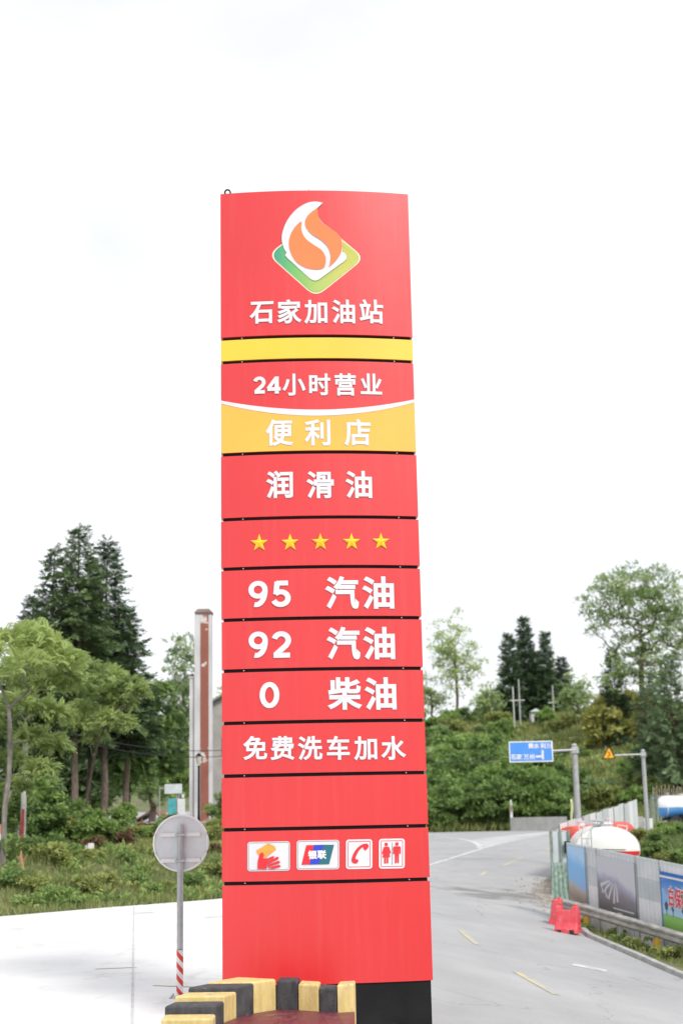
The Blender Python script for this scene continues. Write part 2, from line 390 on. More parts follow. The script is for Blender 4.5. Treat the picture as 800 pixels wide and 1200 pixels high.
def strip(name, pts, width, m, parent, lift=.037, n=None):
    """painted line laid on the ground along pts (x, y)"""
    pts = [Vector((p[0], p[1])) for p in pts]
    dense = []
    for a, b in zip(pts[:-1], pts[1:]):
        k = max(1, int((b - a).length / .8))
        dense += [a + (b - a) * (i / k) for i in range(k)]
    dense.append(pts[-1]); mb = MB(); vs = []; fs = []
    for i, p in enumerate(dense):
        d = (dense[min(i + 1, len(dense) - 1)] - dense[max(i - 1, 0)]).normalized(); nn = Vector((-d.y, d.x)) * width / 2
        for q in (p + nn, p, p - nn): vs.append((q.x, q.y, hz(q.x, q.y) + lift))
    for i in range(len(dense) - 1):
        for j in (0, 1): a = i * 3 + j; fs.append((a, a + 3, a + 4, a + 1))
    mb.add(vs, fs); return mb.build(name, m, parent)

def gpts(px): return [tuple(gnd(*p)[:2]) for p in px]
def crom(pts, n=8, closed=False):
    P = [Vector(p) for p in pts]; out = []
    N = len(P); rng = range(N if closed else N - 1)
    for i in rng:
        g = lambda k: P[k % N] if closed else P[min(max(k, 0), N - 1)]
        p0, p1, p2, p3 = g(i - 1), g(i), g(i + 1), g(i + 2)
        for k in range(n):
            t = k / n
            out.append(.5 * ((2 * p1) + (p2 - p0) * t + (2 * p0 - 5 * p1 + 4 * p2 - p3) * t * t + (3 * p1 - p0 - 3 * p2 + p3) * t ** 3))
    if not closed: out.append(P[-1])
    return out

# centre-line dashes, edge lines
for a, b in [((604, 1141), (651, 1168)), ((539, 1092), (559, 1109)), ((563, 1027), (570, 1022)), ((588, 1016), (611, 1006)), ((640, 997), (653, 992)), ((735, 1212), (790, 1238))]:
    strip('lane_dash', gpts([a, b]), .15, M_YPAINT, road)
strip('white_arrow_stroke', gpts([(671, 1132), (710, 1140)]), .55, M_WLINE, road)
strip('edge_line', crom(gpts([(470, 1022), (504, 1014), (535, 1004.5), (562, 996), (600, 986), (645, 977.5)]), 6), .22, M_WLINE, road)
strip('edge_line', crom(gpts([(562, 995), (559, 990), (548, 985.5), (530, 983), (500, 982), (460, 983)]), 6), .3, M_WLINE, road, lift=.040)
# pale concrete shoulder between the edge line and the grass
A_ = crom(gpts([(565, 994.5), (600, 985.2), (645, 976.6)]), 8); B_ = crom(gpts([(552, 985), (595, 979.8), (643, 975.3)]), 8)
mb = MB(); vs = []; fs = []
for i, (a, b) in enumerate(zip(A_, B_)):
    for t in (0, .33, .66, 1): q = a + (b - a) * t; vs.append((q.x, q.y, hz(q.x, q.y) + .034))
for i in range(len(A_) - 1):
    for j in range(3): a = i * 4 + j; fs.append((a, a + 4, a + 5, a + 1))
tag(mb.add(vs, fs).build('road_shoulder', pm('shoulder_concrete', (.40, .40, .405), (.50, .50, .50), .5, .85, .2, 20, detail=8, world=True)), kind='structure')
# paint scraps and joints on the apron
for a, b, wd in [((112, 1138.5), (160, 1136.5), .07), ((180, 1158), (228, 1160), .09), ((240, 1077), (262, 1076), .12), ((158, 1072), (180, 1071), .1)]:
    strip('paint_scrap', gpts([a, b]), wd, M_YPAINT, apron, lift=.041)
M_JOINT = pm('concrete_joint', (.45, .45, .46), (.55, .55, .56), 4, .9, world=True)
for a, b in [((157, 1064), (155, 1215))]:
    strip('slab_joint', gpts([a, b]), .035, M_JOINT, apron, lift=.040)

# road-side kerb, as separate concrete stones along the right-hand edge
kerb = empty('road_kerb', (7, 36, hz(7, 36))); tag(kerb, 'low pale concrete kerb edging the road below the guardrail', 'kerb')
kl = [(y, float(road_right(y))) for y in np.arange(22, 45, 1.0)]
for i, ((y0, x0), (y1, x1)) in enumerate(zip(kl[:-1], kl[1:])):
    z0, z1 = hz(x0, y0), hz(x1, y1); j = .015 * math.sin(i * 7.3)
    MB().loft([[(x0 + j, y0 + .01, z0 - .1), (x0 + .16 + j, y0 + .01, z0 - .1), (x0 + .16 + j, y0 + .01, z0 + .13), (x0 + .02 + j, y0 + .01, z0 + .13)],
               [(x1 + j, y1 - .01, z1 - .1), (x1 + .16 + j, y1 - .01, z1 - .1), (x1 + .16 + j, y1 - .01, z1 + .13), (x1 + .02 + j, y1 - .01, z1 + .13)]]).build('kerb_stone', M_CONC2, kerb).matrix_parent_inverse = Matrix.Translation(-kerb.location)

# ------------------------------------------------------------------ the pylon sign
SX, SY, SW, SAG, SROT = -.2656, 17.16, 2.4248, .1147, .0502
ZS = [10.261, 8.294, 7.984, 6.787, 5.965, 5.349, 4.723, 4.108, 3.486, 2.868, 2.249, 1.637, .504]
sign = empty('pylon_sign', (SX, SY, 0), SROT)
tag(sign, 'tall curved red price pylon with flame logo and white Chinese lettering', 'sign')
TH = .17          # depth of the sign's side edge
def arc(lx, extra=0, scale=1): return -SAG * (1 - (2 * lx / SW) ** 2) * scale - extra
_ct, _st = math.cos(SROT), math.sin(SROT)
def sp(px, py):
    """photo pixel -> (lx, z) on the curved sign face"""
    d = ray(px, py); t = 17.0 / d.y
    for _ in range(12):
        X, Y = d.x * t - SX, d.y * t - SY
        lx, ly = X * _ct + Y * _st, -X * _st + Y * _ct
        t -= (ly - arc(lx)) / (d.y * _ct - d.x * _st)
    return lx, CAM_H + d.z * t
def lens(wd, off, z0, z1, n=28):
    xs_ = np.linspace(-wd / 2, wd / 2, n)
    f = [(x, arc(x) + off) for x in xs_]; b = [(x, TH + SAG * (1 - (2 * x / SW) ** 2) - off) for x in xs_[::-1]]
    pl = f + b
    return MB().loft([[(x, y, z0) for x, y in pl], [(x, y, z1) for x, y in pl]])
lens(SW - .05, .035, .5, ZS[0] - .03).build('core_frame', M_BLACK, sign)
lens(SW - .045, .02, -.1, .515).build('plinth', M_BLACK, sign)
gap = .021
cols = [M_RED, M_YEL, M_RED, M_RED, M_RED, M_RED, M_RED, M_RED, M_RED, M_RED, M_RED, M_RED]
panels = []
for i in range(12):
    z1 = ZS[i] - (gap if i else 0); z0 = ZS[i + 1] + (gap if i < 11 else 0)
    pn = lens(SW + .004 * math.sin(i * 5.1), 0, z0, z1).build('panel', cols[i], sign, smooth=True)
    tag(pn, ['red top panel with flame logo', 'plain yellow strip panel', 'red and amber panel with opening hours', 'red lubricant panel', 'red panel with five gold stars', 'red panel reading 95',
             'red panel reading 92', 'red panel reading 0', 'red panel of six white characters', 'blank red panel', 'red panel with four pictograms', 'tall blank red bottom panel'][i]); panels.append(pn)
    # small fixing rivets by the joint
    if i < 11:
        for sx in (-.78, .8):
            c = SW / 2 * sx
            MB().box(c - .007, c + .007, arc(c) + .014, arc(c) + .034, z0 - .026, z0 - .012).build('bracket', M_STEEL, pn)
hk = MB(); hk.tube([(-1.12 + .035 * math.cos(a), .0, ZS[0] + .02 + .04 * math.sin(a)) for a in np.linspace(-.4, math.pi + .4, 14)], .011, 6)
hk.build('lifting_hook', M_BLACK, sign, smooth=True)
MB().box(-.08, -.065, -.09, -.075, ZS[0] - .01, ZS[0] + .035).build('lifting_stud', M_STEEL, sign)

def glyph(ch, bold):
    c = bpy.data.curves.new('t', 'FONT'); c.body = ch; c.size = 1; c.fill_mode = 'FRONT'
    c.bevel_depth = bold; c.bevel_resolution = 0; c.resolution_u = 4
    o = bpy.data.objects.new('t', c); COL.objects.link(o)
    dg = bpy.context.evaluated_depsgraph_get(); ev = o.evaluated_get(dg); me = ev.to_mesh()
    v = np.array([tuple(p.co) for p in me.vertices]); f = [tuple(p.vertices) for p in me.polygons]
    ev.to_mesh_clear(); bpy.data.objects.remove(o); bpy.data.curves.remove(c)
    return v, f
_gc = {}
def G(ch, bold):
    if (ch, bold) not in _gc: _gc[(ch, bold)] = glyph(ch, bold)
    v, f = _gc[(ch, bold)]; return v.copy(), f

def on_sign(name, xz, faces, m, parent, off, depth=None):
    """put flat artwork (x,z) on the curved face; depth: per-vertex extra towards the viewer"""
    v = [(x, arc(x) - off - (depth[i] if depth is not None else 0), z) for i, (x, z) in enumerate(xz)]
    mb = MB(); mb.add(v, faces); return mb.build(name, m, parent)

def put_char(ch, px, py, parent, em=None, box=None, bold=.025, m=None, off=.004):
    v, f = G(ch, bold)
    lx, z = sp(px, py); k = 1 / 98.6                                      # metres per photo pixel is near 0.0101 on the sign
    dx = (sp(px + 10, py)[0] - sp(px - 10, py)[0]) / 20; dz = (sp(px, py - 10)[1] - sp(px, py + 10)[1]) / 20
    if box:
        lo, hi = v[:, :2].min(0), v[:, :2].max(0); c = (lo + hi) / 2
        sx, sz = box[0] * dx / (hi[0] - lo[0]), box[1] * dz / (hi[1] - lo[1])
    else: c = np.array([.5, .38]); sx, sz = em * dx, em * dz
    xz = [(lx + (p[0] - c[0]) * sx, z + (p[1] - c[1]) * sz) for p in v]
    dep = (v[:, 2] / bold) * .0015 + .006
    return on_sign('character', xz, f, m or M_WHITE, parent, off, dep)

# heavy sans-serif digits drawn as thick strokes in a 0..1 box
def ell(cx, cy, rx_, ry_, a0, a1, n=22): return [(cx + rx_ * math.cos(math.radians(a0 + (a1 - a0) * k / n)), cy + ry_ * math.sin(math.radians(a0 + (a1 - a0) * k / n))) for k in range(n + 1)]
DIG = {'0': [ell(.5, .5, .375, .40, 0, 360, 36)],
       '9': [ell(.5, .66, .365, .245, 0, 360, 32), ell(.40, .62, .465, .525, 0, -102, 18)],
       '2': [ell(.49, .66, .35, .245, 165, -22, 20) + [(.74, .47), (.17, .10)], [(.10, .095), (.92, .095)]],
       '5': [[(.86, .905), (.25, .905)], [(.30, .96), (.235, .48)], ell(.475, .335, .375, .24, 138, -160, 24)],
       '4': [[(.70, 1.0), (.70, 0)], [(.66, .92), (.07, .29)], [(.02, .27), (.98, .27)]]}
def put_digit(ch, px, py, parent, box, sw=.25):
    lx, z = sp(px, py); dx = (sp(px + 10, py)[0] - sp(px - 10, py)[0]) / 20; dz = (sp(px, py - 10)[1] - sp(px, py + 10)[1]) / 20
    mb = MB(); W, Hh = box[0] * dx, box[1] * dz
    for si, st in enumerate(DIG[ch]):
        P = [Vector((lx + (x - .5) * W, z + (y - .5) * Hh)) for x, y in st]
        closed = (P[0] - P[-1]).length < 1e-4; n = len(P); vs = []; fs = []
        hw = sw * W / 2 * (1.0 if not (ch == '4' and si == 1) else .9)
        for i, p in enumerate(P):
            if closed: d = (P[(i + 1) % (n - 1)] - P[(i - 1) % (n - 1)]).normalized()
            else: d = (P[min(i + 1, n - 1)] - P[max(i - 1, 0)]).normalized()
            nn = Vector((-d.y, d.x)) * hw * (1 + .12 * abs(d.y)); k = 1
            if not closed and 0 < i < n - 1:
                cs = (P[i] - P[i - 1]).normalized().dot((P[i + 1] - P[i]).normalized()); k = 1 / max(.6, math.sqrt((1 + cs) / 2))
            o1 = .012 + .0015 * si
            for q, oo in ((p + nn * k, .003), (p + nn * k, o1), (p - nn * k, o1), (p - nn * k, .003)): vs.append((q.x, arc(q.x) - oo, q.y))
        for i in range(n - 1):
            for j in range(3): b_ = i * 4 + j; fs.append((b_, b_ + 4, b_ + 5, b_ + 1))
        mb.add(vs, fs)
    return mb.build('character', M_WHITE, parent)

def line(chars, xs_, cy, parent, em, bold=.025):
    for c, x in zip(chars, xs_): put_char(c, x, cy, parent, em=em, bold=bold)
line('石家加油站', [307.2, 338.6, 370.8, 403, 434.9], 365.4, panels[0], 28.8)
for d, x, wd in (('2', 304.1, 15), ('4', 321, 16.5)): put_digit(d, x, 451.6, panels[2], (wd * .98, 20), .27)
line('小时营业', [344.3, 374, 404.4, 434.7], 450.8, panels[2], 26.8)
line('便利店', [327.1, 373, 419.2], 507, panels[2], 32)
line('润滑油', [328.4, 375.3, 420.9], 568, panels[3], 33)
for d, x, y, wd in (('9', 302.4, 696.2, 22.3), ('5', 329.4, 696, 22.8)): put_digit(d, x, y, panels[5], (wd, 31))
line('汽油', [400.6, 443.8], 694.6, panels[5], 39, .03)
for d, x, y, wd in (('9', 302.6, 755.6, 22.3), ('2', 329.8, 755.4, 23.5)): put_digit(d, x, y, panels[6], (wd, 31))
line('汽油', [402.3, 444.9], 753.8, panels[6], 39, .03)
put_digit('0', 315.8, 814.6, panels[7], (22.5, 31))
line('柴油', [403.7, 446.5], 812.8, panels[7], 39, .03)
line('免费洗车加水', [299.2, 331, 363.2, 396.1, 429, 460.5], 876.6, panels[8], 28.8)

def flat(name, pxpoly, m, parent, off, thick=.006):
    """solid plate cut to a photo-pixel outline, bent to the sign face"""
    pts = [sp(*p) for p in pxpoly]; n = len(pts)
    # split by triangulation through bmesh-free ear clipping is not needed: ngon caps
    vs = [(x, arc(x) - off - thick, z) for x, z in pts] + [(x, arc(x) - off, z) for x, z in pts]
    fs = [tuple(range(n))] + [(i, i + n, (i + 1) % n + n, (i + 1) % n) for i in range(n)]
    me = MB().add(vs, fs).build(name, m, parent)
    return me

def rrect(x0, x1, y0, y1, r, n=5):
    out = []
    for (cx, cy, a0) in ((x1 - r, y0 + r, -90), (x1 - r, y1 - r, 0), (x0 + r, y1 - r, 90), (x0 + r, y0 + r, 180)):
        for k in range(n + 1):
            a = math.radians(a0 + 90 * k / n); out.append((cx + r * math.cos(a), cy + r * math.sin(a)))
    return out
# stars
for cx, cy in zip([303.8, 339.9, 375.3, 411.8, 446.2], [636.6, 636.0, 635.4, 635.2, 634.8]):
    lx, z = sp(cx, cy); r = .112; pts = []
    for k in range(10):
        a = math.pi / 2 + k * math.pi / 5; q = r if k % 2 == 0 else r * .4; pts.append((lx + q * math.cos(a), z + q * math.sin(a)))
    vs = [(lx, arc(lx) - .032, z)] + [(x, arc(x) - .012, zz) for x, zz in pts] + [(x, arc(x) - .002, zz) for x, zz in pts]
    fs = [(0, 1 + (k + 1) % 10, 1 + k) for k in range(10)] + [(1 + k, 1 + (k + 1) % 10, 11 + (k + 1) % 10, 11 + k) for k in range(10)]
    MB().add(vs, fs).build('star', M_STAR, panels[4])
# the amber field and the white swoosh on the third panel: strips bent with the face
def band(name, top, bot, m, parent, off, n=40):
    vs = []; fs = []
    for k in range(n + 1):
        u = -1 + 2 * k / n; lx = u * (SW / 2 - .002)
        for zz in (top(u), bot(u)): vs.append((lx, arc(lx) - off, zz))
        for zz in (bot(u), top(u)): vs.append((lx, arc(lx) - .0005, zz))
    for k in range(n):
        a = k * 4
        for j in range(4): fs.append((a + j, a + (j + 1) % 4, a + 4 + (j + 1) % 4, a + 4 + j))
    fs += [(3, 2, 1, 0), (n * 4, n * 4 + 1, n * 4 + 2, n * 4 + 3)]
    return MB().add(vs, fs).build(name, m, parent, smooth=True)
zc, ze = sp(373, 484)[1], sp(262, 471.5)[1]
swo = lambda u: zc + (ze - zc) * u * u
band('amber_field', lambda u: swo(u), lambda u: ZS[3] + gap + .001, M_AMB, panels[2], .004)
band('swoosh', lambda u: swo(u) + .022 + .02 * (1 - u * u), lambda u: swo(u) - .016 - .02 * (1 - u * u), M_WHITE, panels[2], .009)

# flame logo; coordinates from a 6.667x enlargement whose corner is pixel (310, 225)
def lg(p): return [(310 + x / 6.667, 225 + y / 6.667) for x, y in p]
def gradient_mat():
    m, n, b = nodes('logo_green_gradient'); b.inputs['Roughness'].default_value = .35
    t = n.nodes.new('ShaderNodeTexCoord'); s = n.nodes.new('ShaderNodeSeparateXYZ'); n.links.new(t.outputs['Object'], s.inputs[0])
    x0, z0 = sp(320, 298); x1, z1 = sp(400, 335)
    a = n.nodes.new('ShaderNodeMapRange'); a.inputs['From Min'].default_value = x0; a.inputs['From Max'].default_value = x1; n.links.new(s.outputs['X'], a.inputs['Value'])
    r = n.nodes.new('ShaderNodeValToRGB'); e = r.color_ramp.elements
    e[0].color = (.03, .27, .19, 1); e[1].color = (.46, .46, .09, 1); k = e.new(.3); k.color = (.14, .42, .12, 1); k = e.new(.62); k.color = (.33, .45, .10, 1)
    n.links.new(a.outputs[0], r.inputs[0]); n.links.new(r.outputs[0], b.inputs['Base Color']); return m
def rrhomb(c, r, n=5):
    """rounded polygon through corner list c with corner cut r"""
    out = []; N = len(c)
    for i in range(N):
        p = Vector(c[i]); a = (Vector(c[i - 1]) - p).normalized() * r; b = (Vector(c[(i + 1) % N]) - p).normalized() * r
        for k in range(n + 1):
            t = k / n; out.append(tuple((p + a) * (1 - t) ** 2 + p * 2 * t * (1 - t) + (p + b) * t * t))
    return out
P0 = panels[0]
flat('logo_border', lg(rrhomb([(25, 492), (400, 200), (782, 518), (398, 825)], 88)), M_CREAM, P0, .001, .004)
flat('logo_diamond', lg(rrhomb([(40, 492), (400, 212), (768, 518), (398, 812)], 84)), gradient_mat(), P0, .006, .004)
wh = [tuple(p) for p in crom([(455, 88), (395, 78), (325, 92), (250, 138), (183, 215), (143, 305), (134, 375), (150, 440), (172, 478)], 5)] + \
     [(160, 497), (176, 518)] + [(350, 676), (375, 692), (398, 696), (425, 686)] + [(620, 545), (640, 525), (638, 500), (618, 474), (606, 478)] + \
     [tuple(p) for p in crom([(608, 440), (604, 388), (575, 335), (515, 288), (452, 243), (418, 190), (410, 130)], 4)]
flat('logo_white_swirl', lg(wh), M_WHITE, P0, .011, .005)
flat('logo_flame', lg([tuple(p) for p in crom([(285, 236), (225, 295), (192, 375), (197, 455), (240, 540), (310, 590), (380, 608), (450, 602), (473, 570), (474, 510), (440, 455), (375, 412), (315, 362), (287, 300)], 5, True)]), M_ORANGE, P0, .017, .005)
flat('logo_flame', lg([(412, 128)] + [tuple(p) for p in crom([(412, 128), (350, 175), (318, 225), (322, 275), (365, 330), (440, 378), (492, 430), (514, 490), (512, 545), (502, 588)], 4)][1:] +
     [tuple(p) for p in crom([(502, 588), (560, 535), (598, 470), (604, 400), (575, 335), (515, 290), (450, 245), (420, 195), (412, 128)], 4)][1:-1]), M_ORANGE, P0, .017, .005)

# pictograms on the eleventh panel
PI_ = panels[10]
def icon(x0, x1, y0, y1, line_m, r=3.2, inset=1.5, lw=.8):
    a = flat('pictogram', rrect(x0, x1, y0, y1, r), M_WHITE, PI_, .002, .006); return a
def skew(x, y): return (x, y - (x - 383) * .0185)          # the row as it stands on the sign, in photo pixels
def sk(pl): return [skew(*p) for p in pl]
def ring_line(x0, x1, y0, y1, r, lw, m, off):
    o, i = [sp(*skew(*p)) for p in rrect(x0, x1, y0, y1, r)], [sp(*skew(*p)) for p in rrect(x0 + lw, x1 - lw, y0 + lw, y1 - lw, max(r - lw, .3))]
    n = len(o); vs = [(x, arc(x) - off, z) for x, z in o + i]
    return MB().add(vs, [(k, (k + 1) % n, (k + 1) % n + n, k + n) for k in range(n)]).build('outline', m, PI_)
for (x0, x1, y0, y1, m) in [(290, 339.6, 985, 1019.4, M_GREYLINE), (347.6, 397.4, 984.4, 1018.8, M_GREYLINE), (405.2, 436, 984.3, 1019, M_ICONRED), (443.8, 473.9, 984.2, 1019.2, M_ICONRED)]:
    flat('pictogram', sk(rrect(x0, x1, y0, y1, 3.4)), M_WHITE, PI_, .002, .006)
    if m is M_GREYLINE: ring_line(x0 + .9, x1 - .9, y0 + .9, y1 - .9, 3, .75, m, .0095)
    else: ring_line(x0 + 2.1, x1 - 2.1, y0 + 2.1, y1 - 2.1, 1.4, .8, m, .0095)
def C4(p): return [(280 + x / 3.81, 970 + y / 3.81) for x, y in p]     # a 3.81x enlargement cornered at (280, 970)
def art(name, p, m, off=.010, th=.003): return flat(name, C4(p), m, PI_, off, th)
art('card', [(76, 102), (130, 70), (158, 82), (166, 96), (112, 138), (92, 128)], M_CARD)
art('hand', [(83, 184), (84, 150), (92, 118), (104, 108), (112, 120), (108, 136), (116, 138), (126, 134), (128, 152), (124, 184)], M_ICONRED, .014)
for q in ([(122, 140), (150, 126), (157, 129), (155, 135), (127, 149)], [(126, 153), (170, 129), (178, 133), (176, 139), (129, 163)], [(128, 166), (176, 147), (184, 151), (181, 157), (130, 176)], [(128, 180), (176, 165), (186, 169), (184, 175), (150, 184)]):
    art('finger', q, M_ICONRED, .014)
art('red_field', [(300, 78), (334, 77), (314, 164), (279, 165)], M_ICONRED)
art('blue_field', [(334, 77), (378, 76), (356, 163), (314, 164)], M_BLUEP)
art('teal_field', [(378, 76), (424, 76), (402, 162), (356, 163)], M_TEALP)
put_char('银', 280 + 328 / 3.81, 970 + 121 / 3.81, PI_, em=10.2, bold=.05, off=.012); put_char('联', 280 + 369 / 3.81, 970 + 119.5 / 3.81, PI_, em=10.2, bold=.05, off=.012)
art('telephone_handset', [tuple(p) for p in crom([(573, 72), (578, 84), (566, 100), (556, 96), (553, 86), (538, 98), (526, 118), (519, 138), (531, 142), (530, 154), (518, 160), (503, 152), (503, 134), (512, 112), (526, 92), (546, 76), (562, 71)], 3, True)], M_ICONRED)
def circ(cx, cy, r, n=10): return [(cx + r * math.cos(2 * math.pi * k / n), cy + r * math.sin(2 * math.pi * k / n)) for k in range(n)]
art('head', circ(656, 74, 8), M_ICONRED); art('head', circ(704, 72, 8), M_ICONRED)
art('woman_figure', [(646, 85), (668, 84), (678, 112), (673, 116), (666, 100), (674, 130), (666, 131), (666, 158), (658, 158), (658, 132), (655, 132), (655, 159), (647, 159), (647, 132), (639, 132), (648, 100), (642, 118), (636, 114)], M_ICONRED)
art('man_figure', [(691, 83), (717, 82), (721, 88), (721, 116), (715, 116), (714, 94), (713, 94), (713, 157), (706, 157), (705, 122), (704, 122), (703, 157), (695, 158), (694, 94), (693, 94), (693, 117), (687, 117), (687, 88)], M_ICONRED)
art('divider', [(682, 66), (684.5, 66), (684.5, 164), (682, 164)], M_GREYLINE)

# ------------------------------------------------------------------ striped kerb island in front of the sign
isl = empty('kerb_island', (-.6, 15.5, 0)); tag(isl, 'curved island kerb of yellow and black painted blocks below the pylon', 'kerb')
KN = [(247, 1224, 13.9), (250, 1205, 14.22), (252.7, 1188, 14.55), (262.8, 1173, 14.88), (277.3, 1162, 15.2), (297.6, 1152, 15.5), (323.6, 1147, 15.74), (348.9, 1149, 15.66), (373.5, 1154, 15.52), (394.4, 1156.7, 15.40), (414.7, 1152.8, 15.46)]
KP = [at(*k) for k in KN]
INV = Matrix.Translation(-isl.location)
for i in range(len(KP) - 1):
    a, b = KP[i].to_2d(), KP[i + 1].to_2d(); d = (b - a).normalized(); z = KP[i + 1].z if i != 8 else KP[9].z - .012
    ou = Vector((-.5, .03)) if i <= 5 else Vector((.02, .30))
    e = d * .005; q = [a + e, b - e, b - e + ou, a + e + ou]
    if i == 5: q[2] = b - e + Vector((-.42, .26))
    ins = [(Vector((1, 1)))] ; c = sum(q, Vector((0, 0))) / 4
    def inn(p, k=.016): v = c - p; return p + v.normalized() * k
    lay = [[(p.x, p.y, -.05) for p in q], [(p.x, p.y, z - .016) for p in q], [(inn(p).x, inn(p).y, z) for p in q]]
    ob_ = MB().loft(lay).build('kerb_block', M_KYEL if i % 2 == 1 else M_KBLK, isl); ob_.matrix_parent_inverse = INV
    md = ob_.modifiers.new('bevel', 'BEVEL'); md.width = .008; md.segments = 2
IN = [(p.x, p.y) for p in KP]
# maroon bed inside the kerb
pl = [(IN[-1][0], 13.0)] + [(x + .0, y) for x, y in IN[::-1]] + [(IN[0][0], 13.0)]
bed = MB().prism([(x + (.01 if x < 0 else 0), y - .012) for x, y in pl], 'z', -.04, at(324, 1183, 15.74).z).build('island_bed', M_MAROON); tag(bed, kind='structure')

# ------------------------------------------------------------------ round traffic sign seen from behind
g = gnd(211, 1172)
rs = empty('round_traffic_sign', (g.x, g.y, g.z + .03)); tag(rs, 'round traffic sign seen from behind on pole with red and white striped foot', 'sign')
sc = g.y / FPX * .985
zc_ = at(207, 988, g.y).z - rs.location.z; R_ = 31.2 * sc
disc = MB().loft([[(R_ * .985 * math.cos(a), y, zc_ + R_ * .985 * math.sin(a)) for a in np.linspace(0, 2 * math.pi, 48, endpoint=False)] for y in (.052, .056)]).build('disc', M_ALU, rs)
rim = MB(); rim.tube([(R_ * math.cos(a), .05, zc_ + R_ * math.sin(a)) for a in np.linspace(0, 2 * math.pi, 49)], .018, 8, cap=False); rim.build('rim', M_WPAINT, disc, smooth=True)
pole_r = .043
MB().tube([(0, -.02, .62), (0, -.02, zc_ + .25)], pole_r, 14).build('pole', M_STEEL, rs, smooth=True)
for zz in (.11, -.235):
    for sx in (-1, 1):
        x0, x1 = sorted((sx * .055, sx * .27))
        MB().box(x0, x1, .018, .050, zc_ + zz - .026, zc_ + zz + .026, .006).build('mounting_rail', M_WPAINT, rs)
    MB().box(-.07, .07, -.078, .03, zc_ + zz - .014, zc_ + zz + .014).build('clamp', M_STEEL, rs)
# helical red and white wrap: each stripe its own band
nst = 8; pitch_ = .62 / nst
for k in range(nst + 1):
    mb = MB(); vs = []; fs = []; n = 20
    for j in range(n + 1):
        a = 2 * math.pi * j / n
        off = -.055 * math.cos(a)
        zz0 = min(max((k - .5) * pitch_ + off * 1.0, 0), .62); zz1 = min(max((k + .5) * pitch_ + off, 0), .62)
        for zz in (zz0, zz1): vs.append(((pole_r + .003) * math.cos(a), -.02 + (pole_r + .003) * math.sin(a), zz))
    for j in range(n): fs.append((j * 2, j * 2 + 2, j * 2 + 3, j * 2 + 1))
    mb.add(vs, fs).build('stripe', M_RPAINT if k % 2 else M_WPAINT, rs, smooth=True)
MB().tube([(0, -.02, 0), (0, -.02, .63)], pole_r, 14).build('pole_foot', M_STEEL, rs, smooth=True)
MB().box(-.13, .13, -.15, .11, 0, .014).build('base_plate', M_STEEL, rs)
for sx in (-.1, .1):
    for sy in (-.12, .08): MB().lathe([(.012, 0), (.012, .035), (.004, .04)], 6, (sx, sy, .01)).build('bolt', M_STEEL, rs)

# ------------------------------------------------------------------ front hoarding with posters
RNG = np.random.default_rng(11); random.seed(5)
FA, FB = Vector((6.65, 44.0)), Vector((8.55, 38.0))
fd = (FB - FA).normalized(); FANG = math.atan2(fd.y, fd.x)
def ftop(t): return 1.37 - .073 * t
def fgr(t):
    p = FA + fd * t; return hz(p.x, p.y)
def fpar(px, py=1050):
    r = at(px, py, 40); r = r.x / 40
    return (r * FA.y - FA.x) / (fd.x - r * fd.y)
hoard = empty('hoarding', (FA.x, FA.y, 0), FANG); tag(hoard, 'grey metal hoarding hung with posters along the right roadside', 'fence')
M_SHEET = [pm('hoarding_sheet_a', (.60, .62, .65), (.68, .70, .73), 1.4, .5, .05, metal=.15), pm('hoarding_sheet_b', (.48, .52, .55), (.57, .61, .64), 1.4, .5, .05, metal=.15), pm('hoarding_sheet_c', (.70, .71, .74), (.77, .78, .80), 1.4, .5, .05, metal=.15)]
def sheet(t0, t1, zb, zt, y0, m, name, parent, corr=.0):
    """upright sheet whose edges follow the falling top line; corrugated when asked"""
    n = max(2, int((t1 - t0) / .055)) if corr else 2
    ts = np.linspace(t0, t1, n + 1); vs = []; fs = []
    for i, t in enumerate(ts):
        y = y0 + (corr if i % 4 in (1, 2) else 0)
        for (yy_, z) in ((y, zb(t)), (y, zt(t)), (y + .02, zt(t)), (y + .02, zb(t))): vs.append((t, yy_, z))
    for i in range(n):
        for j in range(4): a = i * 4; fs.append((a + j, a + 4 + j, a + 4 + (j + 1) % 4, a + (j + 1) % 4))
    fs += [(0, 1, 2, 3), (n * 4 + 3, n * 4 + 2, n * 4 + 1, n * 4)]
    mb = MB(); mb.add(vs, fs)
    mb.uv = [((p[0] - t0) / (t1 - t0), (p[2] - zb(p[0])) / (zt(p[0]) - zb(p[0]))) for p in mb.v]
    return mb.build(name, m, parent)
edges = [fpar(x) for x in (666, 688, 700.5, 746, 773.5)] + [fpar(773.5) + 3.3, fpar(773.5) + 6.0, fpar(773.5) + 8.7]
for i, (a, b) in enumerate(zip(edges[:-1], edges[1:])):
    k = 0; hts = [0, .28, .53, .77, 1.0] if i in (1, 3) else [0, .5, 1.0]
    for j, (h0, h1) in enumerate(zip(hts[:-1], hts[1:])):
        f0 = lambda t, h=h0: fgr(t) + .08 + (ftop(t) - fgr(t) - .08) * h
        f1 = lambda t, h=h1: fgr(t) + .08 + (ftop(t) - fgr(t) - .08) * h - .004
        m = M_SHEET[(2, 2, 1, 0)[j] if i in (1, 3) else (j + i) % 3]
        sheet(a + .03, b - .03, f0, f1, .02 + .008 * (j % 2), m, 'sheet', hoard, corr=.018)
    MB().box(a - .028, a + .028, .0, .09, fgr(a) - .1, ftop(a) + .05).build('fence_post', M_GREENPOST if i == 0 else M_STEEL, hoard)
    sheet(a + .03, b - .03, lambda t: ftop(t) - .01, lambda t: ftop(t) + .05, .0, M_ALU, 'top_rail', hoard)

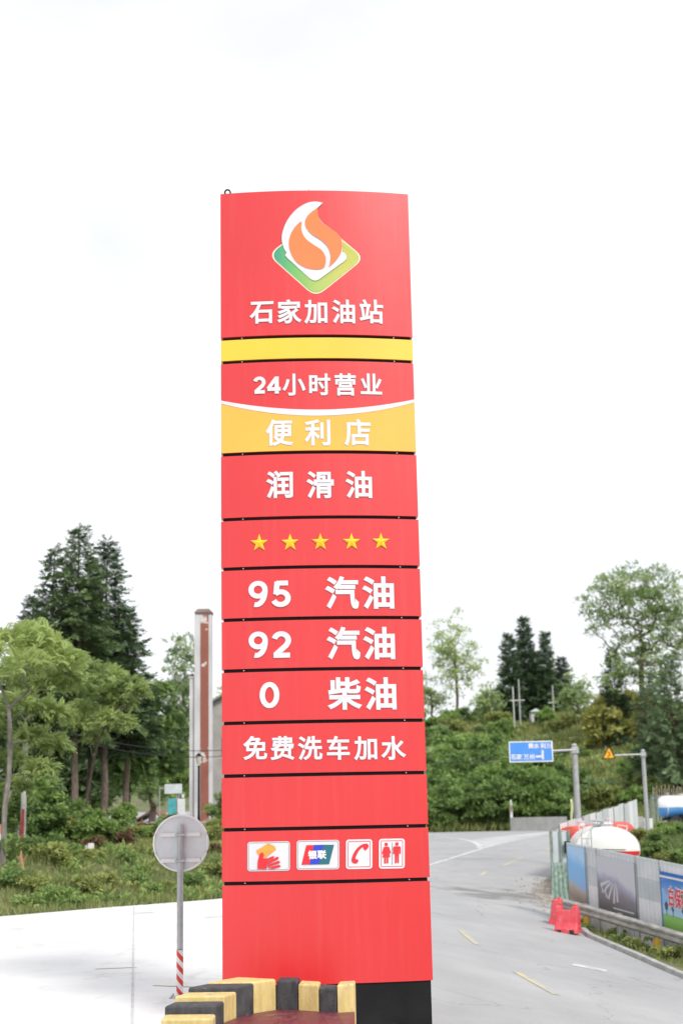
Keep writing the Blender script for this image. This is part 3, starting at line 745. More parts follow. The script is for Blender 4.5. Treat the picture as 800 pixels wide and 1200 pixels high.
# printed posters
def uvnode(n):
    t = n.nodes.new('ShaderNodeUVMap'); s = n.nodes.new('ShaderNodeSeparateXYZ'); n.links.new(t.outputs[0], s.inputs[0]); return t, s
def ramp(n, src, stops):
    r = n.nodes.new('ShaderNodeValToRGB'); e = r.color_ramp.elements
    e[0].position, e[0].color = stops[0][0], (*stops[0][1], 1); e[1].position, e[1].color = stops[-1][0], (*stops[-1][1], 1)
    for p, c in stops[1:-1]: k = e.new(p); k.color = (*c, 1)
    n.links.new(src, r.inputs[0]); return r.outputs[0]
def poster_beach():
    m, n, b = nodes('poster_blue_over_brown'); t, s = uvnode(n); b.inputs['Roughness'].default_value = .5
    z = n.nodes.new('ShaderNodeTexNoise'); z.inputs['Scale'].default_value = 4; n.links.new(t.outputs[0], z.inputs['Vector'])
    a = n.nodes.new('ShaderNodeMath'); a.operation = 'MULTIPLY_ADD'; a.inputs[1].default_value = .14; n.links.new(z.outputs['Fac'], a.inputs[0])
    k = n.nodes.new('ShaderNodeMath'); k.operation = 'MULTIPLY_ADD'; k.inputs[1].default_value = .12; n.links.new(s.outputs['X'], k.inputs[0]); n.links.new(s.outputs['Y'], k.inputs[2]); n.links.new(k.outputs[0], a.inputs[2])
    n.links.new(ramp(n, a.outputs[0], [(0, (.42, .36, .33)), (.25, (.30, .22, .18)), (.36, (.40, .31, .27)), (.45, (.45, .42, .42)), (.5, (.26, .46, .74)), (.8, (.22, .48, .82)), (1, (.42, .62, .86))]), b.inputs['Base Color']); return m
def poster_rays():
    m, n, b = nodes('poster_grey_haze'); t, s = uvnode(n); b.inputs['Roughness'].default_value = .4
    z = n.nodes.new('ShaderNodeTexNoise'); z.inputs['Scale'].default_value = 2.2; z.inputs['Detail'].default_value = 2; n.links.new(t.outputs[0], z.inputs['Vector'])
    a = n.nodes.new('ShaderNodeMath'); a.operation = 'MULTIPLY_ADD'; a.inputs[1].default_value = .45; n.links.new(z.outputs['Fac'], a.inputs[0])
    k = n.nodes.new('ShaderNodeMath'); k.operation = 'MULTIPLY_ADD'; k.inputs[1].default_value = .30; n.links.new(s.outputs['X'], k.inputs[0]); n.links.new(s.outputs['Y'], k.inputs[2]); n.links.new(k.outputs[0], a.inputs[2])
    n.links.new(ramp(n, a.outputs[0], [(0, (.11, .10, .10)), (.45, (.17, .16, .165)), (.72, (.22, .21, .24)), (.92, (.40, .39, .52)), (1.0, (.56, .56, .62))]), b.inputs['Base Color']); return m
def poster_meadow():
    m, n, b = nodes('poster_sky_and_meadow'); t, s = uvnode(n); b.inputs['Roughness'].default_value = .4
    z = n.nodes.new('ShaderNodeTexNoise'); z.inputs['Scale'].default_value = 2.5; z.inputs['Detail'].default_value = 5; n.links.new(t.outputs[0], z.inputs['Vector'])
    a = n.nodes.new('ShaderNodeMath'); a.operation = 'MULTIPLY_ADD'; a.inputs[1].default_value = .10; n.links.new(z.outputs['Fac'], a.inputs[0]); n.links.new(s.outputs['Y'], a.inputs[2])
    c = ramp(n, a.outputs[0], [(0, (.22, .42, .09)), (.24, (.26, .52, .13)), (.325, (.22, .48, .16)), (.335, (.42, .62, .78)), (.6, (.22, .46, .78)), (1, (.05, .20, .60))])
    cl = ramp(n, z.outputs['Fac'], [(.5, (0, 0, 0)), (.68, (.8, .8, .8))])
    up = ramp(n, s.outputs['Y'], [(.55, (0, 0, 0)), (.75, (1, 1, 1))])
    mu = n.nodes.new('ShaderNodeMath'); mu.operation = 'MULTIPLY'; n.links.new(cl, mu.inputs[0]); n.links.new(up, mu.inputs[1])
    x = n.nodes.new('ShaderNodeMix'); x.data_type = 'RGBA'; n.links.new(mu.outputs[0], x.inputs[0]); n.links.new(c, x.inputs[6]); x.inputs[7].default_value = (.75, .8, .85, 1)
    n.links.new(x.outputs[2], b.inputs['Base Color']); return m
def frac(h): return lambda t: fgr(t) + .08 + (ftop(t) - fgr(t) - .08) * h
e = edges
p1 = sheet(e[0] + .06, e[1] - .05, frac(.22), frac(.99), -.012, poster_beach(), 'poster', hoard); tag(p1, 'blue and brown poster')
p2 = sheet(e[2] + .03, e[3] - .06, frac(.26), frac(.93), -.014, poster_rays(), 'poster', hoard); tag(p2, 'dark grey poster with white rays')
p3 = sheet(e[4] + .04, e[5] - .1, frac(.20), frac(.90), -.012, pm('poster_blue_border', (.03, .14, .50)), 'poster', hoard); tag(p3, 'poster of blue sky over green meadow with red characters')
sheet(e[4] + .04, e[5] - .1, frac(.245), frac(.265), -.016, M_WPAINT, 'poster_stripe', p3)
sheet(e[4] + .04, e[5] - .1, frac(.835), frac(.86), -.016, M_WPAINT, 'poster_stripe', p3)
sheet(e[4] + .10, e[5] - .16, frac(.27), frac(.83), -.018, poster_meadow(), 'poster_picture', p3)
# white strokes fanning over the dark poster, and its line of print
def on_poster(pts, e0, e1, h0, h1):
    out = []
    for u, v in pts:
        t = e0 + (e1 - e0) * u; out.append((t, frac(h0 + (h1 - h0) * v)(t)))
    return out
M_RAY = pm('poster_white_ray', (.58, .57, .62))
def pstroke(pts, w0, w1, m, parent, y=-.0165):
    P = [Vector(p) for p in pts]; vs = []; fs = []
    for i, p in enumerate(P):
        d = (P[min(i + 1, len(P) - 1)] - P[max(i - 1, 0)]).normalized(); wv = w0 + (w1 - w0) * i / (len(P) - 1); nn = Vector((-d.y, d.x)) * wv / 2
        for q in (p + nn, p - nn): vs.append((q.x, y, q.y))
    for i in range(len(P) - 1): a = i * 2; fs.append((a, a + 2, a + 3, a + 1))
    mb = MB(); mb.add(vs, fs); return mb.build('ray', m, parent)
for pts in ([(.34, .58), (.2, .52), (.08, .46)], [(.38, .56), (.24, .44), (.18, .34)], [(.42, .55), (.34, .38), (.28, .24)], [(.46, .55), (.45, .38), (.42, .18)], [(.50, .55), (.52, .38), (.52, .22)], [(.10, .45), (.14, .38), (.12, .33)], [(.2, .36), (.24, .30), (.22, .26)]):
    pstroke(on_poster(pts, e[2] + .03, e[3] - .06, .26, .93), .04, .11, M_RAY, p2)
def wall_text(txt, t0, zf, size, m, parent, y, bold=.03, pitch=1.05, name='character', xs=.62):
    t = t0
    for ch in txt:
        v, f = G(ch, bold); vs = [(t + p[0] * size * xs, y - (p[2] / bold) * .002 - .002, zf(t + p[0] * size) + p[1] * size) for p in v]
        MB().add(vs, f).build(name, m, parent); t += size * pitch * xs
sheet(e[2] + .9, e[3] - .2, frac(.315), frac(.335), -.0165, M_RAY, 'print_line', p2)
M_POSTRED = pm('poster_red_print', (.72, .06, .08))
wall_text('白保石油', e[4] + .42, frac(.55), .52, M_WPAINT, p3, -.019, .085, 1.03)
wall_text('白保石油', e[4] + .42, frac(.55), .52, M_POSTRED, p3, -.025, .03, 1.03)
M_PTREE = pm('poster_tree_print', (.05, .10, .09))
for u, h, r in ((.3, .06, .10), (.62, .05, .08), (1.25, .14, .30), (2.0, .10, .2)):
    t = e[4] + u; zb_ = frac(.44)(t)
    MB().add([(t - .02, -.0195, zb_ - .05), (t + .02, -.0195, zb_ - .05), (t + .02, -.0195, zb_ + .1), (t - .02, -.0195, zb_ + .1)], [(0, 1, 2, 3)]).build('printed_tree_trunk', M_PTREE, p3)
    MB().add([(t + r * (.85 + .15 * math.sin(5 * a)) * math.cos(a), -.0205, zb_ + .08 + r + 1.1 * r * math.sin(a)) for a in np.linspace(0, 2 * math.pi, 20, endpoint=False)], [tuple(range(20))]).build('printed_tree_crown', M_PTREE, p3)

# ------------------------------------------------------------------ guardrail in front of the hoarding
GAo = Vector((fd.y, -fd.x)) * .42                                           # towards the road
rail = empty('guardrail', (FA.x + GAo.x, FA.y + GAo.y, 0), FANG); tag(rail, 'weathered steel guardrail running below the poster hoarding', 'guardrail')
M_RAIL = pm('weathered_rail', (.30, .29, .27), (.50, .49, .46), 3, .55, .2, metal=.25, stretch=(1, 3, 3))
M_RAILP = pm('rail_post', (.28, .28, .27), (.42, .41, .38), 4, .6)
prof = [(0, .0), (-.03, .03), (-.075, .06), (-.075, .11), (-.02, .15), (-.02, .17), (-.075, .21), (-.075, .26), (-.03, .29), (0, .32)]
def gz(t):
    p = FA + GAo + fd * t; return hz(p.x, p.y)
for s0 in np.arange(-.1, 14.0, 2.4):
    ts = np.linspace(s0, s0 + 2.39, 5); vs = []; fs = []; n = len(prof)
    for t in ts:
        for (y, z) in prof: vs.append((t, y, gz(t) + .42 + z))
        for (y, z) in prof[::-1]: vs.append((t, y + .008, gz(t) + .42 + z))
    for i in range(len(ts) - 1):
        for j in range(2 * n): a = i * 2 * n; fs.append((a + j, a + (j + 1) % (2 * n), a + 2 * n + (j + 1) % (2 * n), a + 2 * n + j))
    MB().add(vs, fs).build('rail_beam', M_RAIL, rail)
M_POSTY = pm('post_reflector_yellow', (.62, .36, .03))
for k, t in enumerate(np.arange(1.5, 14, 2.0)):
    po = MB().box(t - .06, t + .06, .02, .14, gz(t) - .2, gz(t) + .74).build('rail_post', M_RAILP, rail)
    MB().box(t - .035, t + .035, .0085, .02, gz(t) + .45, gz(t) + .72).build('spacer_block', M_RAILP, po)
    if k % 2 == 0: MB().box(t - .064, t + .064, .012, .144, gz(t) + .06, gz(t) + .38).build('reflector_band', M_POSTY, po)

# ------------------------------------------------------------------ green netted end post, red flag, meter box
q = at(662, 1010, 45.5); gx, gy = q.x, q.y; gzv = hz(gx, gy)
gate = empty('netted_gate_post', (gx, gy, gzv)); tag(gate, 'grey gate post wrapped in green netting at the end of the hoarding', 'gate post')
ztop = at(660, 972, gy).z - gzv
for x in (-.42, -.12, .14): MB().box(x - .035, x + .035, -.035, .035, 0, ztop - .1 * abs(x)).build('upright', M_GREENPOST, gate)
MB().box(-.36, .16, .037, .05, ztop * .52, ztop - .06).build('upper_sheet', M_SHEET[1], gate)
# draped netting, gathered into folds that spread at the ground
vs = []; fs = []
for i in range(9):
    zz = .03 + (ztop * .62) * i / 8
    for j in range(25):
        u = j / 24; sp_ = 1 + .55 * (1 - i / 8) ** 2
        vs.append((-.14 + (u - .5) * .62 * sp_, -.07 - .05 * math.sin(u * 31 + i * .4) * (1.3 - i / 9) - .22 * (1 - i / 8) ** 2 * (1 - u * .4), zz))
for i in range(8):
    for j in range(24): a = i * 25 + j; fs.append((a, a + 1, a + 26, a + 25))
MB().add(vs, fs).build('netting', M_GREENMESH, gate, smooth=True)
MB().box(-.02, .16, -.12, -.04, ztop - .72, ztop - .36, .02).build('meter_box', M_BLACK, gate)
q = at(651, 990, 45.6)
flag = empty('red_cloth', (q.x, q.y, q.z)); tag(flag, 'red cloth strip hanging beside the netted gate post', 'flag')
vs = []; fs = []
for i in range(10):
    for j in range(6): vs.append((-.13 + .055 * j + .03 * math.sin(i * .9), .03 * math.sin(j * 2.1 + i * .5), .42 - .085 * i - .02 * j))
for i in range(9):
    for j in range(5): a = i * 6 + j; fs.append((a, a + 1, a + 7, a + 6))
o = MB().add(vs, fs).build('cloth', pm('red_cloth', (.62, .04, .03), (.72, .07, .05), 4, .8), flag, smooth=True)
md = o.modifiers.new('solid', 'SOLIDIFY'); md.thickness = .006
MB().tube([(.02, .02, .45), (.42, .03, .40)], .012, 6).build('stick', M_STEEL, flag)

# ------------------------------------------------------------------ red water-filled barriers
def barrier():
    mb = MB()
    # jersey silhouette with a saddle notch in the top and forklift slots below
    W = .37
    def sec(x, inset):
        return [(x, -.24 + inset, 0), (x, -.24 + inset, .12), (x, -.15 + inset * .6, .34), (x, -.10 + inset * .6, .8), (x, .10 - inset * .6, .8), (x, .15 - inset * .6, .34), (x, .24 - inset, .12), (x, .24 - inset, 0)]
    ring = [sec(-W, .05), sec(-W + .04, 0), sec(-.19, 0), sec(-.16, 0), sec(.16, 0), sec(.19, 0), sec(W - .04, 0), sec(W, .05)]
    for k in (3, 4): ring[k] = [(x, y, z if z < .5 else .68) for x, y, z in ring[k]]
    return mb.loft(ring)
def make_barrier(px, py, rz, label):
    g = gnd(px, py); r = empty('water_barrier', (g.x, g.y, g.z + .03), rz); r.scale = (.9, .9, .9); tag(r, label, 'barrier', 'red plastic barriers at the roadside')
    b_ = barrier().build('barrier_body', M_PINK, r); m = b_.modifiers.new('bevel', 'BEVEL'); m.width = .025; m.segments = 2; m.limit_method = 'ANGLE'
    for x in (-.2, .2):
        for sy in (-1, 1): MB().box(x - .07, x + .07, min(sy * .20, sy * .246), max(sy * .20, sy * .246), -.0, .115).build('fork_slot', M_RUBBER, r)
        for sy in (-1, 1):
            mb = MB(); mb.lathe([(.05, 0), (.05, .012), (.0, .012)], 10)
            o = mb.build('recess_plug', M_RPAINT, r); o.location = (x, sy * .118, .56); o.rotation_euler = (sy * math.radians(90 - 6), 0, 0)
    MB().lathe([(.05, 0), (.05, .03), (.03, .04)], 12, (.28, 0, .8)).build('filler_cap', M_RPAINT, r)
    MB().box(W0, W0 + .05, -.04, .04, .15, .62).build('hinge_lug', M_PINK, r)
    return r
W0 = .35
make_barrier(653.5, 1085, math.radians(70), 'red plastic water barrier standing farther back, half hidden by another')
make_barrier(665.5, 1095, math.radians(-30), 'red plastic water barrier nearest the foot of the guardrail')

# ------------------------------------------------------------------ tank trucks behind the hoarding
M_TANKW = pm('tank_white', (.70, .70, .69), (.78, .78, .77), 2, .35, coat=.3); M_TANKR = pm('tank_red', (.55, .02, .025), (.62, .03, .03), 2, .35, coat=.3)
M_TANKB = pm('tank_blue', (.09, .32, .76), (.12, .38, .80), 2, .4); M_GLASS = pm('dark_glass', (.02, .025, .03), None, rough=.08)
chip(M_TANKW, (.42, .39, .34), 1.6, .52, .75, .55, (1, 1, .5)); chip(M_TANKB, (.25, .27, .3), 2, .55, .75, .5)
M_REDRUST = pm('red_primer', (.50, .05, .03), (.60, .09, .06), 3, .55, .1)
def tanker(name, label, loc, rz, rx_, rz_, L, zc, stripe_m, lower, dome=1.0):
    """tank along local x, rear end at -L/2; cab at +x"""
    r = empty(name, loc, rz); tag(r, label, 'truck')
    N = 40
    def ringp(x, k, a0=0, a1=2 * math.pi, n=N, closed=True):
        return [(x, k * rx_ * math.cos(a), zc + k * rz_ * math.sin(a)) for a in (np.linspace(a0, a1, n, endpoint=not closed))]
    prof_ = [(-L / 2 - .24, .15), (-L / 2 - .215, .5), (-L / 2 - .15, .76), (-L / 2 - .07, .92), (-L / 2, 1), (L / 2, 1), (L / 2 + .07, .92), (L / 2 + .15, .76), (L / 2 + .215, .5), (L / 2 + .24, .15)]
    prof_ = [(x if abs(x) <= L / 2 else math.copysign(L / 2 + (abs(x) - L / 2) * dome, x), k) for x, k in prof_]
    tk = MB().loft([ringp(x, k) for x, k in prof_]).build('tank', M_TANKW, r, smooth=True)
    # painted lower part: a skin a few millimetres proud of the tank, over the ends too
    a0, a1 = lower
    n = 22; vs = []; fs = []
    for x, k in prof_:
        for a in np.linspace(a0, a1, n):
            sx = .004 * (1 if x > 0 else -1) if k < 1 else 0
            vs.append((x + sx, (k * rx_ + .004) * math.cos(a), zc + (k * rz_ + .004) * math.sin(a)))
    # clip to a level line so that the edge of the paint is straight along the ends
    lim = zc + rz_ * math.sin(a0)
    vs = [(x, y, min(z, lim)) for x, y, z in vs]
    for i in range(len(prof_) - 1):
        for j in range(n - 1): a = i * n + j; fs.append((a, a + 1, a + n + 1, a + n))
    MB().add(vs, fs).build('paint_band', stripe_m, tk, smooth=True)
    for x in (-L / 2 + .02, -L / 6, L / 6, L / 2 - .02): MB().loft([ringp(x - .03, 1.002), ringp(x - .03, 1.014), ringp(x + .03, 1.014), ringp(x + .03, 1.002)], cap=False).build('weld_band', M_TANKW, tk, smooth=True)
    for zz in np.arange(zc - rz_ * .9, zc + rz_ * .75, .28): MB().tube([(-L / 2 - .34 * dome, rx_ * .50, zz), (-L / 2 - .34 * dome, rx_ * .80, zz)], .018, 6).build('ladder_rung', M_STEEL, r)
    for yy_ in (.50, .80): MB().tube([(-L / 2 - .34 * dome, rx_ * yy_, zc - rz_), (-L / 2 - .34 * dome, rx_ * yy_, zc + rz_ * .72), (-L / 2 - .05, rx_ * yy_ * .9, zc + rz_ * .98)], .022, 6).build('ladder_rail', M_STEEL, r)
    MB().box(-L * .40, L * .40, -.28, .28, zc + rz_ + .01, zc + rz_ + .035).build('walkway', M_STEEL, r)
    for x in (-L / 2 + .35, -L * .05, L * .35): MB().lathe([(.07, 0), (.07, .16), (.1, .16), (.1, .2), (.02, .24)], 10, (x, .12, zc + rz_ - .01)).build('vent_valve', M_STEEL, r)
    for x in (-L * .22, L * .2):
        mh = MB().lathe([(.30, 0), (.30, .10), (.34, .10), (.34, .14), (.10, .17)], 20, (x, 0, zc + rz_ - .03)).build('manhole', M_TANKW, r, smooth=True)
        MB().box(x - .05, x + .05, -.34, -.28, zc + rz_ + .09, zc + rz_ + .19).build('hatch_latch', M_STEEL, mh)
    for sy in (-1, 1):
        yb = sy * rx_ * .62; zb = zc + rz_ * .80
        rl = MB(); rl.tube([(-L / 2 + .1, yb, zb - .05), (-L / 2 + .05, yb * 1.06, zb + .16), (L / 2 - .1, yb * 1.06, zb + .16), (L / 2 - .1, yb, zb - .05)], .018, 6); rl.build('walkway_rail', M_WPAINT, r)
    MB().tube([(-L / 2 - .27 * dome, -rx_ * .55, zc - .02), (-L / 2 - .30 * dome, 0, zc + .0), (-L / 2 - .27 * dome, rx_ * .35, zc + .02)], .016, 6).build('valve_bar', M_BLACK, r)
    MB().box(-L / 2 - .1, L / 2 + 2.0, -.42, .42, zc - rz_ - .32, zc - rz_ - .02).build('chassis', M_BLACK, r)
    for x in (-L * .3, L * .3): MB().box(x - .1, x + .1, -.8, .8, zc - rz_ - .06, zc - rz_ * .72).build('tank_saddle', M_BLACK, r)
    cx = L / 2 + 1.35
    cab = MB().loft([[(cx - .8, -1.05, .55), (cx + .85, -1.05, .55), (cx + .85, 1.05, .55), (cx - .8, 1.05, .55)], [(cx - .8, -1.08, 1.5), (cx + .9, -1.08, 1.5), (cx + .9, 1.08, 1.5), (cx - .8, 1.08, 1.5)],
                     [(cx - .8, -1.0, 2.35), (cx + .55, -1.0, 2.35), (cx + .55, 1.0, 2.35), (cx - .8, 1.0, 2.35)]]).build('cab', M_TANKR if stripe_m is M_TANKR else M_TANKB, r)
    MB().add([(cx + .885, -.92, 1.56), (cx + .885, .92, 1.56), (cx + .60, .88, 2.25), (cx + .60, -.88, 2.25)], [(0, 1, 2, 3)]).build('windscreen', M_GLASS, cab)
    for sy in (-1, 1): MB().add([(cx - .35, sy * 1.088, 1.55), (cx + .65, sy * 1.088, 1.55), (cx + .45, sy * 1.03, 2.2), (cx - .35, sy * 1.03, 2.2)], [(0, 1, 2, 3)]).build('side_window', M_GLASS, cab)
    for x in (cx + .05, -L * .18, -L * .18 - 1.12):
        for sy in (-1, 1):
            wl = MB(); wl.loft([[(x + rr * math.cos(a), sy * y, .5 + rr * math.sin(a)) for a in np.linspace(0, 2 * math.pi, 24, endpoint=False)] for rr, y in ((.30, .80), (.47, .80), (.5, .84), (.5, 1.06), (.47, 1.10), (.30, 1.10))])
            wh_ = wl.build('wheel', M_RUBBER, r, smooth=True)
            MB().loft([[(x + rr * math.cos(a), sy * y, .5 + rr * math.sin(a)) for a in np.linspace(0, 2 * math.pi, 18, endpoint=False)] for rr, y in ((.28, 1.07), (.26, 1.10), (.12, 1.06), (.10, 1.13))]).build('wheel_rim', M_STEEL, wh_)
    MB().box(-L / 2 - .32, -L / 2 - .2, -1.05, 1.05, .55, .68).build('rear_bumper', M_STEEL, r)
    for sy in (-1, 1): MB().box(-L / 2 - .345, -L / 2 - .32, sy * .85 - .14, sy * .85 + .14, .57, .66).build('tail_lamp', M_RPAINT, r)
    return r
Y1 = 52.0; c = at(710.5, 972, Y1); g1 = hz(c.x, Y1 + 2)
top1 = at(712, 968.5, Y1).z - g1; rz1 = .80
tanker('tank_truck', 'white tank truck with red lower stripe parked behind the poster hoarding', (c.x + .25, Y1 + 2.4, g1), math.radians(84), 1.14, rz1, 4.4, top1 - rz1, M_TANKR, (math.pi * 1.03, math.pi * 1.97))
Y2 = 108.0; c = at(766, 960, Y2); g2 = hz(c.x + 3, Y2)
top2 = at(785, 932.5, Y2).z - g2
tanker('tank_truck', 'white and blue tank truck at the far right edge of the photo', (c.x + 3.35, Y2, g2), math.radians(4), .95, .80, 5.2, top2 - .80, M_TANKB, (math.pi * 1.02, math.pi * 1.98), 2.6)
# red storage cylinder lying behind the first truck
Yc = 60.0; a = at(667, 981, Yc); b = at(729, 968, Yc + 7); 
zt = hz(a.x, Yc)
rc = empty('red_cylinder_tank', (a.x, Yc, zt)); tag(rc, 'long red cylindrical tank lying behind the white tank truck', 'storage tank')
dv = Vector((b.x - a.x, 7, 0)); Lc = dv.length; rc.rotation_euler = (0, 0, math.atan2(dv.y, dv.x)); rr = .62; zc0 = at(667, 968.5, Yc).z - zt - rr
zc1 = at(727, 962.5, Yc + 7).z - zt - rr
MB().loft([[(x, k * rr * math.cos(t), (zc0 + (zc1 - zc0) * x / Lc) + k * rr * math.sin(t)) for t in np.linspace(0, 2 * math.pi, 28, endpoint=False)] for x, k in ((-.12, .3), (-.08, .8), (0, 1), (Lc, 1), (Lc + .08, .8), (Lc + .12, .3))]).build('shell', M_REDRUST, rc, smooth=True)
for x in (.8, Lc - .8): MB().box(x - .15, x + .15, -.5, .5, 0, zc0 - rr * .6).build('saddle', M_CONC2, rc)
for x in (1.6, 3.6, 5.6): MB().lathe([(.16, 0), (.16, .16), (.19, .16), (.19, .2)], 14, (x, 0, zc0 + (zc1 - zc0) * x / Lc + rr - .02)).build('nozzle', M_WPAINT, rc)

# ------------------------------------------------------------------ far hoarding of upright sheets
HA = at(655, 966, 60); HB = at(746, 937, 85); NP = 13
fh = empty('far_hoarding', (HA.x, HA.y, hz(HA.x, HA.y))); tag(fh, 'pale grey corrugated site fence climbing towards the warning sign', 'fence')
for k in range(NP):
    p = HA + (HB - HA) * (k / NP); q = HA + (HB - HA) * ((k + 1) / NP); d = (q - p).to_2d().normalized(); nn = Vector((-d.y, d.x)); vs = []; fs = []; n = 12
    for i in range(n + 1):
        t = i / n; c = p + (q - p) * (t * .97); of = .03 * (1 if i % 4 in (1, 2) else 0) + .02 * math.sin(k * 3.7)
        for (oo, z) in ((of, hz(c.x, c.y) - .05), (of, c.z + .03 * math.sin(k * 2.3)), (of + .02, c.z + .03 * math.sin(k * 2.3)), (of + .02, hz(c.x, c.y) - .05)):
            vs.append((c.x + nn.x * oo - fh.location.x, c.y + nn.y * oo - fh.location.y, z - fh.location.z))
    for i in range(n):
        for j in range(4): fs.append((i * 4 + j, i * 4 + 4 + j, i * 4 + 4 + (j + 1) % 4, i * 4 + (j + 1) % 4))
    MB().add(vs, fs).build('sheet', M_SHEET[(2, 0, 0, 1, 2, 0, 1)[k % 7]], fh)
    c = p - fh.location; MB().box(c.x - .03, c.x + .03, c.y + .06, c.y + .12, hz(p.x, p.y) - fh.location.z - .1, c.z + .04).build('fence_post', M_STEEL, fh)

# ------------------------------------------------------------------ direction sign, warning sign
def mast(name, label, px, ytop, Y, rad):
    g = at(px, 950, Y); z0 = hz(g.x, Y); r = empty(name, (g.x, Y, z0)); tag(r, label, 'sign')
    h = at(px - (950 - ytop) * .02, ytop, Y).z - z0
    MB().tube([(0, 0, 0), (0, 0, h)], [rad * 1.08, rad * .96], 16).build('mast', M_STEEL, r, smooth=True)
    MB().lathe([(rad * 1.0, 0), (rad * 1.05, .02), (rad * .7, .09), (.02, .11)], 16, (0, 0, h)).build('mast_cap', M_STEEL, r, smooth=True)
    MB().box(-rad * 2, rad * 2, -rad * 2, rad * 2, 0, .04).build('base_flange', M_STEEL, r)
    return r, h
Yb = 66.0; bs, bh = mast('direction_sign', 'blue direction sign with white characters and left turn arrow on grey mast', 676.5, 874, Yb, .135)
kx = Yb / FPX * .985
def bl(px, py):
    p = at(px, py, Yb - .25); return p.x - bs.location.x, p.z - bs.location.z
x0, zt_ = bl(595.5, 869); x1, zb_ = bl(648, 892.5)
za = bl(655, 880)[1]
MB().tube([(x1 - .4, -.14, za), (0, -.14, za + .03)], .06, 10).build('arm', M_STEEL, bs, smooth=True)
MB().box(-.17, .17, -.19, .19, za - .13, za + .15, .02).build('arm_clamp', M_STEEL, bs)
def board(x0, x1, z0, z1, y, th, sl): return MB().loft([[(x0, y + th, z0 - sl), (x1, y + th, z0 + sl), (x1, y + th, z1 + sl), (x0, y + th, z1 - sl)], [(x0, y, z0 - sl), (x1, y, z0 + sl), (x1, y, z1 + sl), (x0, y, z1 - sl)]])
board(x0, x1, zb_, zt_, -.25, .03, 0).build('border', M_WPAINT, bs)
bw = .05; bd = board(x0 + bw, x1 - bw, zb_ + bw, zt_ - bw, -.256, .005, 0).build('blue_board', M_SIGNBLUE, bs)
def btext(ch, px, py, px_em):
    v, f = G(ch, .04); cx, cz = bl(px, py); s_ = px_em * kx
    MB().add([(cx + (p[0] - .5) * s_, -.262 - p[2] * .05, cz + (p[1] - .38) * s_) for p in v], f).build('character', M_WHITE, bd)
for ch, px in zip('黄水利川', (621.5, 628, 636, 643)): btext(ch, px, 874, 6.4)
for ch, px in zip('石家万州', (601.5, 608, 616, 623)): btext(ch, px, 887, 6.4)
(ax, az0), (_, az1) = bl(635.6, 890), bl(635.6, 879); MB().box(ax - .05, ax + .05, -.264, -.258, az0, az1).build('arrow_stem', M_WHITE, bd)
(bx0, bz), (bx1, _) = bl(627, 886.6), bl(634, 886.6); MB().box(bx0, bx1 + .03, -.268, -.2645, bz - .05, bz + .05).build('arrow_branch', M_WHITE, bd)
Yw = 90.0; ws, wh2 = mast('warning_sign', 'yellow triangular warning sign on the arm of a thinner grey mast', 757, 880, Yw, .13)
def wl_(px, py):
    p = at(px, py, Yw - .2); return p.x - ws.location.x, p.z - ws.location.z
xa_, za_ = wl_(722, 885); MB().tube([(xa_ - .1, -.12, za_), (0, -.12, za_ + .02)], .05, 8).build('arm', M_STEEL, ws, smooth=True)
MB().box(-.16, .16, -.18, .18, za_ - .12, za_ + .14, .02).build('arm_clamp', M_STEEL, ws)
tri = [wl_(713, 874), wl_(720.6, 889), wl_(705, 889.6)]
def trip(k, y0, y1, c=None):
    cx = sum(p[0] for p in tri) / 3; cz = sum(p[1] for p in tri) / 3
    return MB().prism(rrhomb([(cx + (p[0] - cx) * k, cz + (p[1] - cz) * k) for p in tri], .07, 3), 'y', y1, y0)
trip(1, -.20, -.17).build('border', M_BLACK, ws); yb_ = trip(.80, -.206, -.201).build('yellow_board', M_SIGNYEL, ws)
cx = sum(p[0] for p in tri) / 3; cz = sum(p[1] for p in tri) / 3
mb = MB(); P = [Vector(p) for p in [(cx - .04, cz - .17), (cx - .02, cz - .06), (cx + .06, cz - .03), (cx + .06, cz + .05), (cx - .01, cz + .11)]]; vs = []
for i, p in enumerate(P):
    d = (P[min(i + 1, 4)] - P[max(i - 1, 0)]).normalized(); nn = Vector((-d.y, d.x)) * .028
    vs += [((p + nn).x, -.21, (p + nn).y), ((p - nn).x, -.21, (p - nn).y)]
mb.add(vs, [(i * 2, i * 2 + 2, i * 2 + 3, i * 2 + 1) for i in range(4)]); mb.add([(cx - .06, -.2105, cz + .09), (cx + .04, -.2105, cz + .13), (cx - .04, -.2105, cz + .19)], [(0, 1, 2)]); mb.build('bend_symbol', M_BLACK, yb_)
# lime pennant on the direction sign's mast, as a thing of its own
q = at(669, 951, 65.6); pf = empty('lime_pennant', (q.x, q.y, q.z)); tag(pf, 'narrow lime pennant tied to the mast of the blue sign', 'flag')
o = MB().add([(-.04 + .10 * j + .03 * math.sin(i), .03 * math.sin(i * 1.1 + j), .55 - .18 * i) for i in range(7) for j in (0, 1)], [(i * 2, i * 2 + 1, i * 2 + 3, i * 2 + 2) for i in range(6)]).build('cloth', pm('lime_cloth', (.50, .54, .28)), pf, smooth=True)
o.modifiers.new('solid', 'SOLIDIFY').thickness = .008
MB().tube([(.09, 0, .6), (.12, 0, -.7)], .012, 6).build('stick', M_STEEL, pf)

